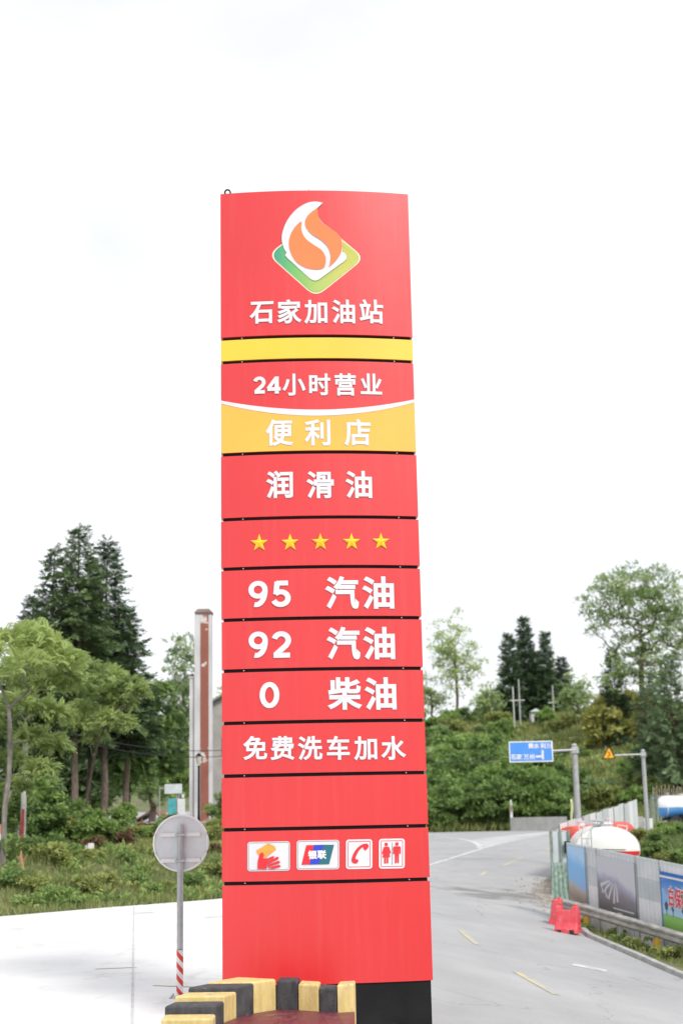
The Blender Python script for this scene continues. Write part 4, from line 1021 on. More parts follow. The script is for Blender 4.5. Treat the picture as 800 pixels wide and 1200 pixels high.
# ------------------------------------------------------------------ far concrete parapet at the bend
a, b = gnd(596, 975), gnd(650, 974.5)
a = Vector((at(598, 965, 117).x, 117, 0)); b = Vector((at(664, 965, 111).x, 111, 0))
pw = empty('parapet', (a.x, a.y, hz(a.x, a.y))); tag(pw, 'low pale parapet wall at the far bend of the road', 'wall')
n = 7; M_PARA = pm('parapet_concrete', (.42, .42, .40), (.54, .54, .52), 1.5, .85, .3)
for k in range(n):
    p, q = a + (b - a) * (k / n), a + (b - a) * ((k + 1) / n - .0006); zt_ = lambda P: at(630, 957.5 + 1 * 0, P.y).z
    vs = []
    for P in (p, q):
        g_ = hz(P.x, P.y)
        vs += [(P.x - pw.location.x, P.y - pw.location.y + yy_, z - pw.location.z) for yy_, z in ((0, g_ - .1), (.25, g_ - .1), (.25, zt_(P)), (0, zt_(P)))]
    MB().add(vs, [(0, 3, 2, 1), (4, 5, 6, 7), (0, 1, 5, 4), (1, 2, 6, 5), (2, 3, 7, 6), (3, 0, 4, 7)]).build('wall_block', M_PARA, pw)

# bits beyond the field: concrete blocks, stake fence, rubble
q = at(752, 968, 92); cb = empty('concrete_block', (q.x, 92, hz(q.x, 92))); tag(cb, 'pale concrete block standing at the foot of the warning sign', 'block')
hgt = at(752, 957, 92).z - cb.location.z
MB().box(-.6, .05, -.3, .3, -.1, hgt, .03).build('block_body', M_CONC2, cb); MB().box(.07, .62, -.25, .25, -.1, hgt * .9, .03).build('block_body', M_CONC, cb)
sf = empty('stake_fence', (at(765, 935, 112).x, 112, hz(at(765, 935, 112).x, 112))); tag(sf, 'row of pale wooden stakes on the bank behind the blue tank truck', 'fence')
M_STAKE = pm('pale_wood', (.30, .26, .18), (.44, .39, .29), 5, .85)
for k in range(26):
    x = k * .16 + .03 * math.sin(k * 5.3); zt_ = at(765 + k * 1.8, 922 + 2.5 * math.sin(k * 2.9), 112).z - sf.location.z; zb_ = hz(sf.location.x + x, 112) - sf.location.z - .2
    MB().tube([(x, 0, zb_), (x + .03 * math.sin(k * 3.1), .02 * math.cos(k), zt_)], [.045, .03], 6).build('stake', M_STAKE, sf)
for k, px in enumerate((763.5, 769.5)):
    g_ = at(px, 950, 104); z0 = hz(g_.x, 104)
    p_ = empty('green_post', (g_.x, 104, z0)); tag(p_, ('slim green post just right of the warning mast', 'slim green post touching the end of the blue tank truck')[k], 'post', 'green posts by the blue truck')
    MB().tube([(0, 0, -.1), (0, 0, at(px, 933, 104).z - z0)], .10, 8).build('shaft', M_GREENPOST, p_); MB().box(-.13, .13, -.13, .13, at(px, 933, 104).z - z0, at(px, 933, 104).z - z0 + .05).build('post_cap', M_GREENPOST, p_)
def rock(seed, r):
    g_ = np.random.default_rng(seed); mb = MB(); rings = []
    for i in range(5):
        ph = -1.2 + 2.4 * i / 4; rings.append([(r * math.cos(ph) * math.cos(t) * g_.uniform(.8, 1.2), r * math.cos(ph) * math.sin(t) * g_.uniform(.8, 1.2), r * .7 * math.sin(ph) * g_.uniform(.85, 1.1)) for t in np.linspace(0, 2 * math.pi, 9, endpoint=False)])
    return mb.loft(rings)
# the earth bank that carries the shrubs and rubble between the two hoardings
vs = []; fs = []
bx = np.linspace(9.6, 19, 22); by = np.linspace(50, 84, 30)
def bankmask(x, y): return float(sst(.2, 2.6, x - (9.2 + max(y - 60, 0) * .336)))
def bankz(x, y): return float(hz(x, y) + (1.25 * bankmask(x, y) * sst(9.8, 13.5, x) * sst(54, 61, y) * (1 - sst(74, 84, y)) * (1 - .35 * sst(16, 19, x))) - .06)
for y in by:
    for x in bx: vs.append((x, y, bankz(x, y) + .07 * math.sin(x * 3 + y * 2)))
for i in range(29):
    for j in range(21): a = i * 22 + j; fs.append((a, a + 1, a + 23, a + 22))
tag(MB().add(vs, fs).build('earth_bank', M_SOIL, smooth=True), kind='structure')

def bank_hit(px, py):
    for Y in np.arange(52, 90, .15):
        p = at(px, py, Y)
        if p.z < bankz(p.x, Y): break
    return Vector((p.x, Y, bankz(p.x, Y)))
M_ROCK = pm('pale_rock', (.22, .19, .15), (.40, .36, .30), 3, .9, .5)
for k, (px, py, Y, r) in enumerate([(784, 987, 62, .17), (790, 992, 61, .22), (795, 986, 62.5, .16), (799, 993, 60.5, .2), (788, 981, 63, .14), (797, 979, 64, .17)]):
    q = bank_hit(px, py); o = rock(k + 3, r).build('boulder', M_ROCK); o.location = (q.x, q.y, q.z + r * .25)
    tag(o, ('low boulder at the front left of the rubble heap', 'largest boulder at the front of the rubble heap', 'boulder in the middle of the rubble heap', 'boulder at the right edge of the rubble heap', 'small boulder at the back left of the rubble heap', 'boulder on top of the rubble heap at the photo edge')[k], 'boulder', 'rubble heap behind the hoarding')
# ------------------------------------------------------------------ left side: old pillar, house, boards, poles
def peel():
    m, n, b = nodes('peeling_brick_red'); b.inputs['Roughness'].default_value = .85
    t = n.nodes.new('ShaderNodeTexCoord'); z = n.nodes.new('ShaderNodeTexNoise'); z.inputs['Scale'].default_value = 1.5; z.inputs['Detail'].default_value = 7
    n.links.new(t.outputs['Object'], z.inputs['Vector'])
    c = ramp(n, z.outputs['Fac'], [(.0, (.22, .075, .05)), (.60, (.29, .105, .075)), (.64, (.60, .57, .54)), (1, (.68, .66, .63))]); n.links.new(c, b.inputs['Base Color']); return m
M_PEEL = peel(); M_STUCCO = pm('stained_stucco', (.46, .45, .46), (.66, .65, .66), 1.2, .85, .2, stretch=(1, 1, .4))
Yp = 74.0; q = at(239, 950, Yp); zp = hz(q.x, Yp); k_ = Yp / FPX * .985
pil = empty('gate_pillar', (q.x, Yp, zp)); tag(pil, 'tall weathered white pillar with peeling brick red stripe', 'pillar')
hp = at(237, 717, Yp).z - zp
w_ = 9.6 * k_
MB().box(-w_, w_, -.32, .32, -.1, hp - .12).build('shaft', M_STUCCO, pil)
MB().box(-.14, w_ * .66, -.352, -.322, .15, hp - .2).build('red_stripe', M_PEEL, pil)
MB().box(-w_ - .04, -w_ * .52, -.345, -.30, -.05, hp - .2).build('left_pilaster', M_STUCCO, pil)
MB().loft([[(-w_ - .02, -.37, hp - .16), (w_ + .02, -.37, hp - .16), (w_ + .02, .37, hp - .16), (-w_ - .02, .37, hp - .16)], [(-w_ - .05, -.40, hp - .06), (w_ + .05, -.40, hp - .06), (w_ + .05, .40, hp - .06), (-w_ - .05, .40, hp - .06)], [(-w_ * .7, -.3, hp + .12), (w_ * .7, -.3, hp + .12), (w_ * .7, .3, hp + .12), (-w_ * .7, .3, hp + .12)]]).build('cap', pm('brown_stone_cap', (.16, .11, .095), (.26, .20, .18), 3, .9), pil)
hs = at(228, 795, Yp).z - zp
MB().box(-w_ - .30, -w_ - .045, -.2, .2, -.1, hs).build('side_buttress', M_STUCCO, pil)
MB().box(-w_ - .34, -w_ - .042, -.24, .24, hs, hs + .08).build('buttress_cap', M_STUCCO, pil)
# house behind the pillar, mostly hidden by the pylon
Yh = 96.0; q = at(276, 940, Yh); zh = hz(q.x, Yh)
hs_ = empty('grey_house', (q.x, Yh, zh)); tag(hs_, 'grey house with dark gable roof showing between pillar and pylon', 'house')
ev = at(252, 826, Yh).z - zh
M_GWALL = pm('grey_render', (.26, .25, .23), (.36, .35, .33), 1, .85, .2); M_TILE = pm('dark_tiles', (.10, .095, .095), (.17, .16, .16), 2, .8, .3)
MB().prism([(-1.7, -.2), (4.3, -.2), (4.3, ev), (1.3, ev + 1.6), (-1.7, ev)], 'y', 0, 7).build('wall', M_GWALL, hs_)
for sx, xe in ((-1, -2.1), (1, 4.7)):
    MB().prism([(1.3, ev + 1.62), (xe, ev - .19), (xe, ev - .06), (1.3, ev + 1.78)], 'y', -.4, 7.4).build('roof_slope', M_TILE, hs_)
for zz in (1.2, 4.2):
    for xx in (-.9, 1.2, 3.0):
        wn = MB().box(xx, xx + 1.0, -.03, .02, zz, zz + 1.3).build('window', M_GLASS, hs_); MB().box(xx - .08, xx + 1.08, -.06, -.031, zz - .1, zz - .02).build('sill', M_STUCCO, wn)
# low shed with grey roof and red gable boards
Ys = 82.0; q = at(178, 965, Ys); zs = hz(q.x, Ys)
sh = empty('low_shed', (q.x, Ys, zs)); tag(sh, 'low shed roof with grey sheet and red gable edge behind the trees', 'shed')
M_BRICK = pm('dull_brick_red', (.22, .085, .065), (.32, .14, .11), 4, .85)
ridge = at(185, 949, Ys).z - zs; eav = ridge - .95; k2 = Ys / FPX
MB().box(-1.6, 1.0, .3, 4, -.1, eav + .15).build('wall', M_GWALL, sh)
MB().add([(-1.9, 0, eav), (.05, 0, ridge), (.05, 4.2, ridge), (-1.9, 4.2, eav), (-1.9, 0, eav - .08), (.05, 0, ridge - .08), (.05, 4.2, ridge - .08), (-1.9, 4.2, eav - .08)], [(0, 1, 2, 3), (7, 6, 5, 4), (0, 4, 5, 1), (3, 2, 6, 7), (0, 3, 7, 4)]).build('roof_slope', M_ALU, sh)
MB().add([(.05, 0, ridge), (1.3, 0, eav - .1), (1.3, 4.2, eav - .1), (.05, 4.2, ridge), (.05, 0, ridge - .08), (1.3, 0, eav - .18), (1.3, 4.2, eav - .18), (.05, 4.2, ridge - .08)], [(0, 1, 2, 3), (7, 6, 5, 4), (0, 4, 5, 1), (1, 5, 6, 2)]).build('roof_slope', M_BRICK, sh)
MB().tube([(-1.2, -.06, eav + .22), (.05, -.06, ridge + .02), (1.3, -.06, eav - .12)], .05, 6).build('gable_board', M_BRICK, sh)
MB().box(-3.4, .9, -.6, -.45, eav - .55, eav - .40).build('fascia', M_STUCCO, sh)
# notice boards: grey header above teal and white boards
Yn = 70.0; q = at(205, 955, Yn); zn = hz(q.x, Yn)
nb = empty('notice_board', (q.x, Yn, zn)); tag(nb, 'post with grey header over a teal board and a white board', 'notice board')
def nl(px, py): p = at(px, py, Yn); return p.x - q.x, p.z - zn
def nbox(name, x0, y0, x1, y1, yo, m):
    (a, zt1), (b2, zb1) = nl(x0, y0), nl(x1, y1); return MB().box(a, b2, yo, yo + .05, zb1, zt1, .012).build(name, m, nb)
M_TEAL = pm('teal_board', (.05, .30, .34), (.10, .44, .46), 3, .5)
nbox('header', 193, 919, 213.5, 930, -.06, M_ALU); nbox('teal_panel', 197, 936, 206.6, 955, -.06, M_TEAL); nbox('white_panel', 208, 936, 217, 955, -.06, M_WPAINT)
nbox('lamp_head', 213, 931, 216, 935, -.05, M_WPAINT)
for px in (206.8, 209.3): a = nl(px, 940)[0]; MB().tube([(a, .04, 0), (a, .04, nl(px, 922)[1])], .035, 8).build('post', M_STEEL, nb)
a = nl(187, 924); MB().tube([(a[0], .04, 0), (a[0], .04, a[1] + .1)], .03, 8).build('post', M_STEEL, nb); MB().tube([(a[0], .04, a[1]), (nl(194, 924)[0], .04, a[1])], .025, 8).build('cross_bar', M_STEEL, nb)
# lantern post
Yl = 68.0; q = at(233, 960, Yl); zl_ = hz(q.x, Yl); hl_ = at(232, 886, Yl).z - zl_
lp = empty('lamp_post', (q.x, Yl, zl_)); tag(lp, 'slim black lamp post with small lantern before the white pillar', 'lamp post')
MB().lathe([(.11, -.05), (.11, .1), (.07, .2), (.055, .5), (.045, hl_ - .5), (.06, hl_ - .45)], 10).build('post', M_BLACK, lp, smooth=True)
MB().lathe([(.04, 0), (.09, .02), (.14, .34), (.12, .34), (.04, .34)], 6, (0, 0, hl_ - .36)).build('lantern', pm('lantern_glass', (.5, .48, .42), None, rough=.25), lp)
MB().lathe([(.16, 0), (.08, .1), (.02, .16)], 6, (0, 0, hl_ - .02)).build('lantern_roof', M_BLACK, lp)
# utility pole painted white, with red marker board
Yu = 49.5; g_ = at(25.5, 1022, Yu); zu = hz(g_.x, Yu)
up_ = empty('utility_pole', (g_.x, Yu, zu)); tag(up_, 'pale utility pole with long red marker strip among the left trees', 'utility pole')
tp = at(30.5, 862, Yu); tx, tz = tp.x - g_.x, tp.z - zu
M_POLE = pm('pale_pole', (.48, .47, .45), (.62, .61, .59), 4, .8, .2)
MB().tube([(0, 0, -.2), (tx, 0, tz)], [.115, .085], 12).build('shaft', M_POLE, up_, smooth=True)
f0, f1 = .02, (at(30, 948, Yu).z - zu) / tz
MB().add([(tx * f0 - .12, -.135, tz * f0), (tx * f0 + .06, -.15, tz * f0), (tx * f1 + .07, -.14, tz * f1), (tx * f1 - .02, -.13, tz * f1), (tx * f0 - .12, -.11, tz * f0), (tx * f0 + .06, -.12, tz * f0), (tx * f1 + .07, -.11, tz * f1), (tx * f1 - .02, -.11, tz * f1)], [(0, 1, 2, 3), (7, 6, 5, 4), (0, 4, 5, 1), (1, 5, 6, 2), (2, 6, 7, 3), (3, 7, 4, 0)]).build('red_strip', pm('faded_red_strip', (.58, .06, .07), (.68, .12, .12), 4, .6), up_)
MB().lathe([(.09, 0), (.07, .06), (.02, .08)], 10, (tx, 0, tz - .01)).build('pole_cap', M_STEEL, up_)
q = at(20, 981, 51); o = empty('meter_sign', (q.x, 51, hz(q.x, 51))); tag(o, 'small pale blue plate on a stake beside the red strip', 'plate')
zz = q.z - o.location.z; MB().box(-.08, .08, -.02, .0, zz - .24, zz + .24, .005).build('plate', pm('pale_blue_plate', (.42, .5, .6)), o); MB().tube([(0, .03, 0), (0, .03, zz)], .02, 6).build('stake', M_STEEL, o)
q = at(25, 1058, 43.0); o = empty('broken_stump', (q.x, 43, hz(q.x, 43))); tag(o, 'pale brown broken stake leaning in the weeds at left', 'stump')
M_RAWW = pm('raw_wood', (.28, .13, .07), (.42, .24, .15), 6, .85, .3)
MB().tube([(0, 0, -.1), (.03, 0, .4), (-.05, .02, .8), (-.03, .02, .98)], [.075, .07, .05, .02], 7).build('stake', M_RAWW, o); MB().tube([(-.02, 0, .6), (.14, .03, .85)], [.03, .01], 6).build('splinter', M_RAWW, o); MB().tube([(-.02, 0, .7), (-.18, .03, .82)], [.025, .01], 6).build('splinter', M_RAWW, o)
q = gnd(100, 1006); o = empty('broken_board', (q.x, q.y, q.z + .3)); tag(o, 'pale broken board leaning in the bank weeds', 'board')
MB().loft([[(-.28, 0, -.35), (-.16, 0, -.38), (-.16, .03, -.38), (-.28, .03, -.35)], [(.0, 0, .12), (.10, 0, .04), (.10, .03, .04), (.0, .03, .12)], [(.22, 0, .22), (.26, 0, .08), (.26, .03, .08), (.22, .03, .22)]]).build('plank', M_POLE, o); MB().box(.10, .30, -.04, -.005, .02, .20).build('broken_end', M_WPAINT, o)
q = at(2, 985, 46); o = empty('orange_marker', (q.x, 46, hz(q.x, 46))); tag(o, 'orange marker stake at the left edge of the photo', 'marker')
zz = at(2, 966, 46).z - o.location.z; MB().box(-.07, .07, -.02, .02, 0, zz, .006).build('stake', pm('faded_orange', (.62, .24, .12), (.70, .33, .2), 5), o); MB().box(-.071, .071, -.024, -.0205, zz - .5, zz - .3).build('band', M_WPAINT, o)
# hilltop: two poles with cross arms and a little hut
for k, (px, yt, Y, xo) in enumerate(((609, 796, 176, .9), (648.5, 803, 178, .5))):
    q = at(px, 838, Y); z0 = hz(q.x, Y); h = at(px, yt, Y).z - z0
    r = empty('utility_pole', (q.x, Y, z0)); tag(r, ('hilltop utility pole with white cross arm before the dark conifers', 'thinner hilltop utility pole at the right foot of the conifers')[k], 'utility pole', 'hilltop poles')
    MB().tube([(0, 0, -.3), (0, 0, h)], [.11, .08], 8).build('shaft', M_STEEL, r); MB().box(-1.3 * xo, .7 * xo, -.06, .06, h * .58, h * .58 + .12).build('cross_arm', M_POLE, r)
    if k == 0: MB().tube([(-.75, 0, -.3), (-.75, 0, h * .86)], .08, 8).build('side_post', M_POLE, r)
q = at(627, 832, 178); ht = empty('hilltop_hut', (q.x, 178, hz(q.x, 178))); tag(ht, 'tiny white hut on the hilltop among dark conifers', 'hut')
hh = at(627, 834, 178).z - ht.location.z
MB().box(-.55, .55, 0, 2, -.3, hh).build('wall', M_STUCCO, ht); MB().prism([(-.75, hh), (.75, hh), (0, hh + .4)], 'y', -.3, 2.3).build('roof', M_ALU, ht); MB().box(-.2, .25, -.03, -.002, 0, hh * .7).build('door', M_GLASS, ht)
q = at(598, 941, 119); mk = empty('marker_post', (q.x, 119, hz(q.x, 119))); tag(mk, 'small white marker post in the shrubs above the parapet', 'post')
zz = at(598, 937, 119).z - mk.location.z; MB().lathe([(.12, -.1), (.12, zz - .3), (.02, zz)], 8).build('shaft', M_WPAINT, mk); MB().box(-.16, .16, -.16, .16, zz - .9, zz - .7).build('collar', pm('pink_band', (.6, .3, .28)), mk)
# cables
def cable(name, label, a, b, sag, rad):
    P = [a + (b - a) * t - Vector((0, 0, sag * 4 * t * (1 - t))) for t in np.linspace(0, 1, 24)]
    o = MB().tube(P, rad, 5).build(name, M_RUBBER); tag(o, label, 'cable', 'overhead cables'); return o
cable('overhead_cable', 'dark cable running from the pylon edge to the blue sign', at(420, 895, 70), at(690, 877, 74), .25, .022)
cable('overhead_cable', 'dark cable rising across the hillside above the warning sign', at(640, 885, 105), at(830, 838, 118), .4, .025)
cable('overhead_cable', 'cable crossing in front of the left conifers to the pillar', at(20, 842, 52), at(262, 879, 74), .4, .018)
cable('overhead_cable', 'lower cable crossing between the utility pole and the pillar', at(20, 848, 52.2), at(262, 886, 74.3), .45, .018)
# ------------------------------------------------------------------ vegetation
def rhomb(p, ang, length, width, lift=0.0, dz=0.0):
    ca, sa = math.cos(ang), math.sin(ang); w2 = width / 2
    d = np.array([ca, sa, dz]); s = np.array([-sa, ca, 0]); p = np.array(p, float)
    return [p, p + d * length * .42 + s * w2 + [0, 0, lift], p + d * length, p + d * length * .42 - s * w2 + [0, 0, lift]]
def template(leaves):
    v = np.array([q for l in leaves for q in l]); q = np.arange(len(v)).reshape(-1, 4); return v, q
_r = random.Random(3)
T_TWIG = template([rhomb((.12 * i, 0, .02 * i), (1 if i % 2 else -1) * (.85 - .07 * i), .42, .2, .03, -.12 + .1 * _r.random()) for i in range(6)] + [rhomb((.7, 0, .1), 0, .4, .19, .03, -.1)])
T_FROND = template([rhomb((.10 + .1 * i, 0, .10 * i * (1 - .085 * i)), s * 1.05, .30 - .012 * i, .105, .012, -.35) for i in range(9) for s in (-1, 1)] + [rhomb((1, 0, .1), 0, .22, .1, 0, -.4)])
T_SPRAY = template([rhomb((.10 * i, 0, .05 * math.sin(i)), (1 if i % 2 else -1) * (.75 - .03 * i), .36, .17, .02, .12 * ((i * 7) % 5 - 2) / 2) for i in range(9)] + [rhomb((.6, 0, 0), 0, .5, .09, .02, .1)])
T_NEEDLE = template([rhomb((.06 * i, 0, 0), (i - 5.5) * .24, .55, .035, .0, .5 * ((i * 5) % 7 - 3) / 3) for i in range(12)])
T_LEAF = template([rhomb((0, 0, 0), 0, 1, .5, .06, -.1)])
T_BLADE = template([rhomb((0, 0, 0), 0, 1, .07, .0, .0)])

def unit(a): return a / np.maximum(np.linalg.norm(a, axis=-1, keepdims=True), 1e-9)
def instance(T, pos, fwd, scale, g, roll=1.0):
    v, q = T; N = len(pos); x = unit(fwd)
    up = unit(np.array([0, 0, 1.0]) + g.normal(0, .45 * roll, (N, 3))); y = unit(np.cross(up, x)); z = np.cross(x, y)
    R_ = np.stack([x, y, z], -1)
    V_ = np.einsum('nij,mj->nmi', R_, v) * np.asarray(scale)[:, None, None] + pos[:, None, :]
    Q_ = q[None] + (np.arange(N) * len(v))[:, None, None]
    return V_.reshape(-1, 3), Q_.reshape(-1, 4)
def leaf_mesh(name, T, pos, fwd, scale, tint, m, g, roll=1.0):
    V_, Q_ = instance(T, pos, fwd, scale, g, roll); k = len(T[0])
    tv = np.repeat(tint, k) + np.repeat(g.normal(0, .07, len(tint) * (k // 4)), 4)
    me = bpy.data.meshes.new(name); fill(me, V_, Q_, np.clip(tv, 0, 1), smooth=False); me.materials.append(m); return me

def clump_leaves(C, rad, per, g, T, size, droop=.25, out=.7, shell=.45, flat=.8):
    """leaf sprays on the shells of clumps"""
    M = len(C); idx = np.repeat(np.arange(M), per); N = len(idx)
    d = unit(g.normal(size=(N, 3))); d[:, 2] = np.where(d[:, 2] < -.35, -d[:, 2] * .6, d[:, 2])
    r = rad[idx][:, None] * (shell + (1 - shell) * g.random((N, 1)) ** .7)
    pos = C[idx] + d * r * np.array([1, 1, flat])
    f = unit(d * out + g.normal(0, .55, (N, 3)) - np.array([0, 0, droop]))
    sc = size * g.uniform(.7, 1.25, N)
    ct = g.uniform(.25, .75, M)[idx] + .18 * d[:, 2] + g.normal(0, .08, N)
    return pos - f * sc[:, None] * .4, f, sc, ct

def skeleton(base, trunk, C, r0, g, sides=6):
    """trunk polyline plus limbs that reach every clump"""
    nodes_ = [np.array(p, float) for p in trunk]; par = [-1] + list(range(len(trunk) - 1)); cnt = [0] * len(nodes_)
    first = max(1, int(len(trunk) * .45))
    for c in C[np.argsort(np.linalg.norm(C - nodes_[-1], axis=1))]:
        A = np.array(nodes_); d = np.linalg.norm(A - c, axis=1) + np.maximum(A[:, 2] - c[2] + .15, 0) * 1.6; d[:first] += 50
        j = int(np.argmin(d)); L = np.linalg.norm(c - A[j]); k = max(1, int(L / .7)); prev = j
        for s in range(1, k + 1):
            t = s / k; p = A[j] + (c - A[j]) * t + g.normal(0, .06 * L, 3) * (t < 1) - np.array([0, 0, -.10 * L * t * (1 - t) * 4])
            nodes_.append(p); par.append(prev); cnt.append(0); prev = len(nodes_) - 1
        while prev >= 0: cnt[prev] += 1; prev = par[prev]
    tot = max(cnt[0], 1); mb = MB()
    rad = [max(r0 * (max(c, .3) / tot) ** .5, .012) for c in cnt]
    for i in range(len(trunk)): rad[i] = max(rad[i], r0 * (1 - .6 * i / len(trunk)))
    rad[0] = r0 * 1.3
    for i in range(1, len(nodes_)):
        a, b = nodes_[par[i]], nodes_[i]
        if np.linalg.norm(b - a) < 1e-4: continue
        ra = rad[par[i]] if (par[i] < len(trunk) and i < len(trunk)) else min(rad[par[i]], rad[i] * 1.25)
        mb.tube([a, b], [ra, rad[i]], sides if rad[i] > .03 else 4, cap=False)
    return mb

def put_tree(name, label, base, C, rad, per, T, size, lm, bark, r0, seed, trunk=None, group=None, droop=.25, out=.7, cat='tree', shell=.45, th=None):
    g = np.random.default_rng(seed)
    r = empty(name, base); tag(r, label, cat, group)
    C = np.asarray(C, float); rad = np.asarray(rad, float)
    if trunk is None:
        h = th or C[:, 2].max() * .62; top = C.mean(0); w_ = g.normal(0, .02 * h, (6, 2))
        trunk = [(top[0] * t ** 1.5 * .8 + w_[i][0] * (t > 0), top[1] * t ** 1.5 * .8 + w_[i][1] * (t > 0), h * t - .15 * (t == 0)) for i, t in enumerate(np.linspace(0, 1, 6))]
    link('trunk', skeleton(base, trunk, C, r0, g).mesh('trunk', bark, True), r)
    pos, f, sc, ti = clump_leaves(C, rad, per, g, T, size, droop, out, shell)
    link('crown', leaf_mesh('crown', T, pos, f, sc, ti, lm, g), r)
    return r

def ell_clumps(g, ells, n, rr):
    """clump centres inside ellipsoids (cx,cy,cz,rx,ry,rz), biased to their surfaces"""
    e = np.array(ells, float); wgt = (e[:, 3] * e[:, 4] * e[:, 5]) ** .8; k = g.choice(len(e), n, p=wgt / wgt.sum())
    d = unit(g.normal(size=(n, 3))) * (g.random((n, 1)) ** .45)
    return e[k, :3] + d * e[k, 3:], g.uniform(.7, 1.3, n) * rr

def conifer_meshes(h, rmax, cb, seed, lm, dens=1.0, droop=.12, sharp=.8, T=None, size=.62):
    g = np.random.default_rng(seed); T = T or T_SPRAY
    P, Fw, Sc, Ti = [], [], [], []; mb = MB()
    pts = np.array([(.06 * math.sin(i * 1.3 + seed), .06 * math.cos(i * 1.7 + seed), h * i / 7) for i in range(8)]); pts[0, :2] = 0
    mb.tube([tuple(p) for p in pts], [max(.0125 * h * (1 - i / 7.6), .02) for i in range(8)], 9, cap=False)
    nb = int(h * 15 * dens); lean = g.uniform(0, 6.28)
    for b in range(nb):
        u = (b + g.random()) / nb; z = h * (cb + (1 - cb) * u); a = b * 2.399 + g.normal(0, .35)
        L = rmax * ((1 - u) ** sharp) * g.uniform(.45, 1.2) * (.55 + .45 * min(1, u / .12)) * (1 + .18 * math.cos(a - lean)) + .12
        up = .35 * u - droop - .12 + g.normal(0, .1)
        d = np.array([math.cos(a), math.sin(a), up]); tip = d * L
        q = np.array([0, 0, z]); mb.tube([q, q + tip * .55 - [0, 0, .03 * L], q + tip + [0, 0, .06 * L]], [.012 * L + .008, .008 * L + .006, .005], 4, cap=False)
        n = max(6, int(L / .075 * dens)); t = g.uniform(.15, 1.04, n)
        p = q + tip[None] * t[:, None] + g.normal(0, .07, (n, 3)) + np.stack([0 * t, 0 * t, .06 * L * (t - .5)], 1)
        side = unit(np.cross(d, [0, 0, 1]))
        f = d[None] * .8 + side[None] * g.normal(0, .75, (n, 1)) + np.stack([0 * t, 0 * t, g.normal(-droop, .3, n)], 1)
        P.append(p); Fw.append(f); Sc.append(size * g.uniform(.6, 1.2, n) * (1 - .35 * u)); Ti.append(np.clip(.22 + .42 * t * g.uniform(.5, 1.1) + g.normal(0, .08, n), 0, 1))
    P, Fw, Sc, Ti = map(np.concatenate, (P, Fw, Sc, Ti))
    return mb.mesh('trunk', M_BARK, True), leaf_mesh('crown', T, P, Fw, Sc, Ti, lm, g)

def place_conifer(ms, label, x, y, h_ratio, rz, group, wr=None):
    r = empty('conifer_tree', (x, y, hz(x, y) - .05), rz); tag(r, label, 'tree', group); wr = wr or h_ratio; r.scale = (wr, wr, h_ratio)
    link('trunk', ms[0], r); link('crown', ms[1], r); return r

# tall dark conifers on the left
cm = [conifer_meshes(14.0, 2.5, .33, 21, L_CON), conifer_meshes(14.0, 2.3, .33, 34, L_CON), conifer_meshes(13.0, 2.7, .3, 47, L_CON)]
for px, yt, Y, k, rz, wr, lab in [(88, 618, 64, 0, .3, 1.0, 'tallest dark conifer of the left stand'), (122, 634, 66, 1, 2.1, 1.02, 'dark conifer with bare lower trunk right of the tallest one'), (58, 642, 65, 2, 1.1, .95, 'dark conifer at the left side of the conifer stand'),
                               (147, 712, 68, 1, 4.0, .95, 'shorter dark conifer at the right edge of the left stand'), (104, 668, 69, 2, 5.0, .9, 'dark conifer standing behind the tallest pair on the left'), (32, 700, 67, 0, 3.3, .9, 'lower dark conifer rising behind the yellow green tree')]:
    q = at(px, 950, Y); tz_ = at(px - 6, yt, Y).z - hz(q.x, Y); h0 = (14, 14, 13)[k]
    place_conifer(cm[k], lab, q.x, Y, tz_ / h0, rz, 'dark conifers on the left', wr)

# yellow-green trees with long drooping compound leaves
def px_clumps(lst, Y, base, g, spread=1.6):
    C = []; R_ = []
    for (x, y, r) in lst:
        Yk = Y + g.normal(0, spread * .6); p = at(x, y, Yk); C.append((p.x - base[0], p.y - base[1], p.z - base[2])); R_.append(r * Yk / FPX)
    return np.array(C), np.array(R_)
g = np.random.default_rng(8)
b1 = gnd(4, 1052); b1 = Vector((b1.x, 44.5, hz(b1.x, 44.5))); b1.x = at(3, 1050, 44.5).x
L1 = [(12, 756, 27), (45, 752, 26), (76, 776, 22), (-25, 770, 34), (30, 785, 30), (0, 800, 30), (62, 806, 24), (-40, 820, 36), (20, 830, 26), (50, 836, 20), (-10, 860, 30), (35, 868, 22), (66, 876, 17), (10, 893, 22), (48, 905, 20), (-35, 900, 28), (22, 925, 15), (70, 840, 15), (82, 800, 14), (-60, 780, 30), (60, 760, 18), (30, 745, 16)]
C, R_ = px_clumps(L1, 46.0, b1, g, 2.4)
tr = [(-.05, 0, -.2), (0, 0, .9), (-.02, .05, 1.9), (.05, .2, 2.9), (.02, .4, 3.9), (-.1, .6, 5.0)]
put_tree('compound_leaf_tree', 'yellow green tree with drooping compound leaves at the left edge', b1, C, R_, 120, T_FROND, .42, L_FROND, M_PBARK, .085, 5, tr, 'yellow green trees at left', .35, .8)
b2 = Vector((at(92, 980, 54).x, 54, 0)); b2.z = hz(b2.x, 54)
L2 = [(105, 789, 20), (128, 796, 20), (150, 806, 16), (92, 806, 16), (118, 818, 20), (142, 826, 18), (162, 812, 11), (100, 832, 17), (126, 846, 17), (146, 850, 12), (88, 850, 14), (112, 866, 12)]
C, R_ = px_clumps(L2, 53.0, b2, g, 1.6)
put_tree('compound_leaf_tree', 'smaller yellow green tree leaning right in front of the dark conifers', b2, C, R_, 105, T_FROND, .42, L_FROND, M_BARK, .045, 6, None, 'yellow green trees at left', .35, .8)

